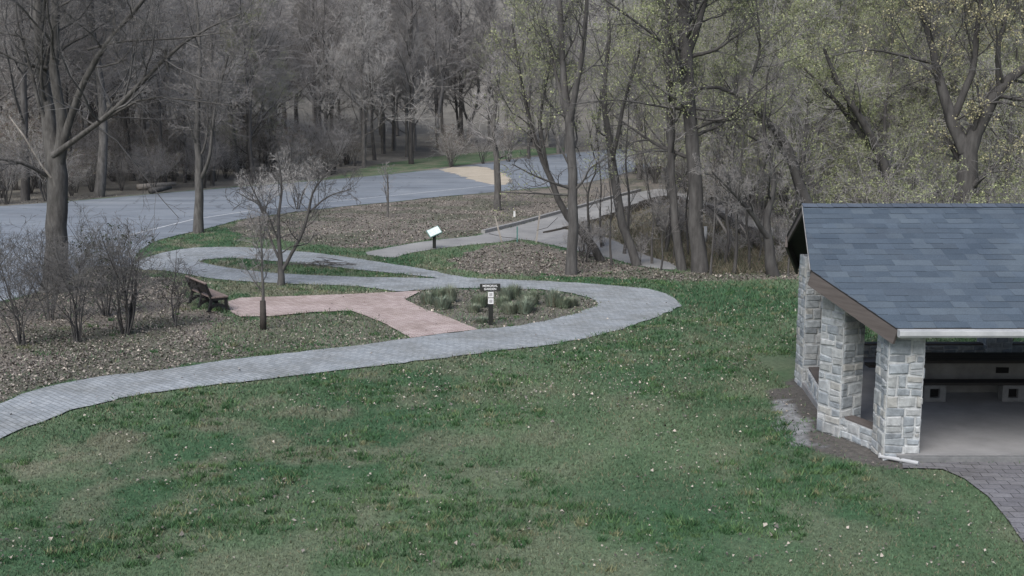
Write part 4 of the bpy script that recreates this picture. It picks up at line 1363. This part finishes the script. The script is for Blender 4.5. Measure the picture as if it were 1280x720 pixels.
# rafters and beams below the deck
mb = MB()
mb.bar((6.4, 17.26, 2.40), (16, 17.26, 2.40), .16, .12)
mb.build('eave_beam', M['wood_dark'], pav)
mb = MB(); mb.bar((7.3, 24.74, 2.40), (16, 24.74, 2.40), .16, .12); mb.build('eave_beam', M['wood_dark'], pav)
mb = MB(); mb.bar((6.4, RY, RZ0 - .17), (16, RY, RZ0 - .17), .14, .2); mb.build('ridge_beam', M['wood_dark'], pav)
for x in np.arange(7.0, 16.3, .9):
    for sg in (-1, 1):
        mb = MB(); mb.bar((x, RY, RZ0 - .14), (x, RY + sg * 4.1, RZ0 - .14 - RS * 4.1), .06, .14); mb.build('rafter', M['wood_dark'], pav)
mb = MB(); mb.bar((P2[0], P2[1], roof_z(P2[1]) - .19), (P3[0] - .05, P3[1], roof_z(P2[1]) - .19), .14, .14); mb.build('tie_beam', M['wood_brown'], pav)
mb = MB(); mb.bar((P2[0] - .42, P2[1] + .25, roof_z(P2[1]) - .32), (P2[0] + .1, P2[1] + .1, roof_z(P2[1]) - .32), .1, .12); mb.build('beam_end', M['wood_dark'], pav)

# picnic table inside
tb = thing('picnic_table', 'long dark picnic table on hollow concrete blocks under the roof', 'table', (10.9, 21.2, SZ))
def tpart(name, c, s, mat, parent=tb, bev=.008):
    mb = MB(); mb.box((c[0] - 10.9, c[1] - 21.2, c[2] - SZ), s, bev=bev); return mb.build(name, mat, parent)
for k in range(4): tpart('table_plank', (10.9, 20.92 + .205 * k, .845), (6.4, .19, .06), M['wood_dark'])
for yy in (20.42, 22.0):
    for k in range(2): tpart('bench_plank', (10.9, yy + .16 * k, .50), (6.4, .15, .06), M['wood_dark'])
def hollow_block(c, w, h, d, parent):
    mb = MB(); t = .12; x, y, z = c[0] - 10.9, c[1] - 21.2, c[2] - SZ
    mb.box((x, y, z + h / 2 - .04), (w, d, .08)); mb.box((x, y, z - h / 2 + .04), (w, d, .08))
    for s in (-1, 1): mb.box((x + s * (w / 2 - t / 2), y, z), (t, d - .004, h - .16))
    o = mb.build('support_block', M['block'], parent)
    mb = MB(); mb.box((x, y + .04, z), (w - 2 * t, d - .1, h - .16)); mb.build('block_hollow', M['dark'], o)
for x in (8.52, 10.1, 11.8, 13.4):
    for yy in (20.50, 22.08): hollow_block((x, yy, .295), .44, .345, .2, tb)
pw = tpart('pedestal_wall', (10.9, 21.25, .466), (6.1, .20, .69), M['block_pale'])
tpart('vent', (10.2, 21.145, .60), (.26, .03, .12), M['dark'], pw, bev=.002)
tpart('vent', (12.9, 21.145, .60), (.26, .03, .12), M['dark'], pw, bev=.002)

# white drain pipe at the pillar foot
mb = MB()
a, b = at_z(1100, 570, .06), at_z(1148, 579, .06)
mb.tube([a, b], .035, 10); mb.box((a + [.07, .02, 0]).tolist(), (.16, .11, .09), rz=-.5, bev=.015)
tag(mb.build('drain_pipe', M['white_metal'], smooth=False), 'white drain pipe lying at the foot of the near stone pillar', 'pipe')

# ---------------------------------------------------------------- bench
nf, ff = at_z(259, 392), at_z(283, 390)
top_n, top_f = at_z(259, 357, .85), at_z(229, 345, .85)
ldir = (top_f - top_n)[:2]; LB = float(np.linalg.norm(ldir)); LB = min(LB, 2.1); ang = math.atan2(ldir[1], ldir[0])
# local axes: +x = away along the bench, -y = the way the sitter faces (right / far)
bench = thing('park_bench', 'dark slatted park bench facing the brick paving', 'bench', (float(nf[0]) + .30, float(nf[1]) + .1, .05), ang)
for x in (.06, LB / 2, LB - .06):
    mb = MB()
    for pts in ([(x, .26, 0), (x, .2, .2), (x, .16, .42), (x, .26, .62), (x, .33, .86)], [(x, -.33, 0), (x, -.28, .2), (x, -.3, .40)], [(x, .17, .38), (x, -.1, .37), (x, -.32, .40)], [(x, .24, .1), (x, 0, .22), (x, -.29, .12)]):
        for a, b in zip(pts[:-1], pts[1:]): mb.bar(a, b, .075, .10, up=(1, 0, 0))
    for a in (.26, -.33): mb.box((x, a, .015), (.07, .14, .03))
    mb.build('bench_frame', M['iron'], bench)
for k in range(4):
    mb = MB(); mb.box((LB / 2, .12 - .135 * k, .435), (LB, .128, .045), bev=.006); mb.build('seat_slat', M['wood_sky_tint'], bench)
for k in range(3):
    mb = MB(); z = .585 + .118 * k; mb.box((LB / 2, .205 + .36 * (z - .545), z), (LB, .04, .113), rx=-.33, bev=.006); mb.build('back_slat', M['wood_dark'], bench)
mb = MB(); mb.box((LB / 2, .335, .885), (LB, .07, .035), rx=-.33, bev=.006); o = mb.build('top_rail', M['wood_sky_tint'], bench)

# ---------------------------------------------------------------- signs
sp = at_z(613.5, 406)
sg = thing('garden_sign', 'black post sign with white lettering in the planted bed', 'sign', tuple(sp), .06)
def box_part(name, c, s, mat, parent, bev=.006, **kw):
    mb = MB(); mb.box(c, s, bev=bev, **kw); return mb.build(name, mat, parent)
px_m = sp[1] / F
Hs = 53 * px_m
box_part('post', (0, 0, Hs * .43), (.135, .135, Hs * .9), M['black_post'], sg)
bd = box_part('sign_board', (-.02, -.085, Hs - .10), (26 * px_m, .035, 9.6 * px_m), M['sign_board'], sg)


def text(body, size, loc, parent, mat, name='lettering'):
    cu = bpy.data.curves.new(name, 'FONT'); cu.body = body; cu.size = size; cu.align_x = 'CENTER'; cu.align_y = 'CENTER'; cu.extrude = .002; cu.offset = size * .012
    tmp = bpy.data.objects.new('tmp', cu); C.objects.link(tmp)
    dg = bpy.context.evaluated_depsgraph_get()
    me = bpy.data.meshes.new_from_object(tmp.evaluated_get(dg))
    bpy.data.objects.remove(tmp); bpy.data.curves.remove(cu)
    me.materials.clear(); me.materials.append(mat)
    o = link(name, me, parent, loc); o.rotation_euler = (PI / 2, 0, 0)
    return o


text('MEMORIAL', .088, (-.02, -.1045, Hs - .10 + .046), bd, M['sign_white'])
text('GARDEN', .088, (-.02, -.1045, Hs - .10 - .046), bd, M['sign_white'])
for z in (Hs - 13.6 * px_m, Hs - 22 * px_m):
    n_ = box_part('notice', (.0, -.075, z), (6.8 * px_m, .012, 7.2 * px_m), M['sign_white'], sg, bev=.003)
    box_part('print', (.0, -.0825, z + .0), (4.2 * px_m, .003, 4.4 * px_m), M['notice_grey'], n_, bev=0)
# reading panel
rp = ground_pt(543, 311)
pm = rp[1] / F
pn = thing('reading_panel', 'tilted white reading panel on a black post beside the concrete path', 'sign', tuple(rp), 0)
hp = 25 * pm
box_part('post', (0, 0, hp * .4), (.15, .15, hp * .85), M['black_post'], pn)
mb = MB(); mb.box((0, -.02, hp * .86), (.62, .46, .05), rx=.75, ry=-.38, rz=.35, bev=.008); fr = mb.build('panel_frame', M['panel_teal'], pn)
Mx = Matrix.Rotation(.35, 4, 'Z') @ Matrix.Rotation(-.38, 4, 'Y') @ Matrix.Rotation(.75, 4, 'X')
off = Mx @ Vector((0, 0, .03))
mb = MB(); mb.box((off.x, off.y - .02, hp * .86 + off.z), (.56, .40, .012), rx=.75, ry=-.38, rz=.35); mb.build('panel_face', M['panel_face'], fr)

# staked planting by the path
for (tx, ty), (bx_, by), lab in (((618.7, 270), (628, 303.5), 'pale wooden stake leaning left beside the concrete path'), ((675, 264), (670, 303), 'pale wooden stake standing upright nearest the mound')):
    b = ground_pt(bx_, by); t = at_y(tx, ty, b[1])
    mb = MB(); mb.bar(b - [0, 0, .1], t, .07, .07); tag(mb.build('wooden_stake', M['dead_wood']), lab, 'stake')
b = ground_pt(646.5, 303.5); t = at_y(646.5, 283, b[1])
mb = MB(); mb.bar(b - [0, 0, .1], t, .06, .06); tag(mb.build('green_post', M['panel_teal']), 'short dark green post between the two wooden stakes', 'post')
b1 = ground_pt(628, 303.5)
mb = MB()
pa, pb = at_y(611, 292, b1[1]), at_y(647, 298, b1[1]); mb.tube([pa, (pa + pb) / 2 - [0, 0, .05], pb], .012, 5)
tag(mb.build('guy_wire', M['iron']), 'slack dark wire running from the left stake to the green post', 'wire')
mb = MB(); pa, pb = at_y(671, 288, b1[1]), at_y(697, 272, b1[1] + 1)
mb.tube([pa, (pa + pb) / 2 - [0, 0, .18], pb], .012, 5)
tag(mb.build('guy_wire', M['iron']), 'slack dark wire running from the upright stake to the kerb', 'wire')
b = ground_pt(643, 271); mb = MB(); mb.box((b[0], b[1], b[2] + .16), (.12, .05, .34), rx=.1, bev=.01)
tag(mb.build('marker_stone', M['sign_white']), 'small white marker standing in the bank leaves', 'marker')
b = ground_pt(882, 312); t = at_y(882, 283, b[1]); mb = MB(); mb.tube([b, t], .075, 10)
tag(mb.build('white_post', M['white_metal'], smooth=True), 'slim white post standing on the mound under the tall tree', 'post')

# ---------------------------------------------------------------- planted clumps in the bed
def clump(seed, h, w, tone):
    r = np.random.default_rng(seed)
    n = 900
    a = r.random(n) * 2 * PI; rad = w * np.sqrt(r.random(n)) * .45
    bx_, by = np.cos(a) * rad, np.sin(a) * rad
    hh = h * (.45 + .6 * r.random(n)) * (1 - .35 * (rad / (w * .5)))
    out = .35 + .9 * r.random(n)
    tx, ty = bx_ + np.cos(a) * out * hh * .4 + r.normal(size=n) * .06, by + np.sin(a) * out * hh * .4 + r.normal(size=n) * .06
    wd = .017; p = a + PI / 2
    z0 = hh * .75 * r.random(n); bx_ = bx_ * (1 + z0 * .5); by = by * (1 + z0 * .5)
    V = np.stack([np.stack([bx_ - np.cos(p) * wd, by - np.sin(p) * wd, z0], 1), np.stack([bx_ + np.cos(p) * wd, by + np.sin(p) * wd, z0], 1), np.stack([tx, ty, hh], 1)], 1)
    c = np.array(tone) * (.5 + .9 * r.random((n, 1)))
    dry = r.random(n) < .12; c[dry] = np.array([.2, .17, .12]) * (.6 + .6 * r.random((dry.sum(), 1)))
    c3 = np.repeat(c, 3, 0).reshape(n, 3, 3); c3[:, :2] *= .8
    me = mesh_np('leaves', V, np.arange(3 * n).reshape(-1, 3), M['perennial'], col=c3.reshape(-1, 3))
    return me


proto = [clump(k, 1, 1, t) for k, t in enumerate([(.21, .26, .20), (.19, .24, .17), (.25, .29, .22)])]
cl = [(536, 380, 24, 26), (549, 379, 26, 24), (563, 378, 25, 22), (553, 386, 22, 30), (600, 384, 20, 26), (592, 390, 16, 22), (632, 376, 22, 22), (643, 374, 22, 22), (637, 392, 20, 26), (655, 392, 20, 26), (663, 381, 28, 28), (657, 388, 24, 30), (692, 383, 24, 28), (704, 385, 20, 26), (714, 383, 14, 22), (602, 404, 12, 18), (628, 384, 18, 22)]
for k, (px, py, hp_, wp) in enumerate(cl):
    p = ground_pt(px, py); s = p[1] / F
    o = link('green_clump', proto[k % 3], None, (p[0], p[1], p[2]))
    o.scale = (wp * s * .78, wp * s * .78, hp_ * s * (.85 + .3 * ((k * 7) % 5) / 4)); o.rotation_euler = (0, 0, k * 1.1)
    tag(o, 'grey green leafy clump growing in the mulched bed', 'plant', 'leafy clumps in the planted bed')
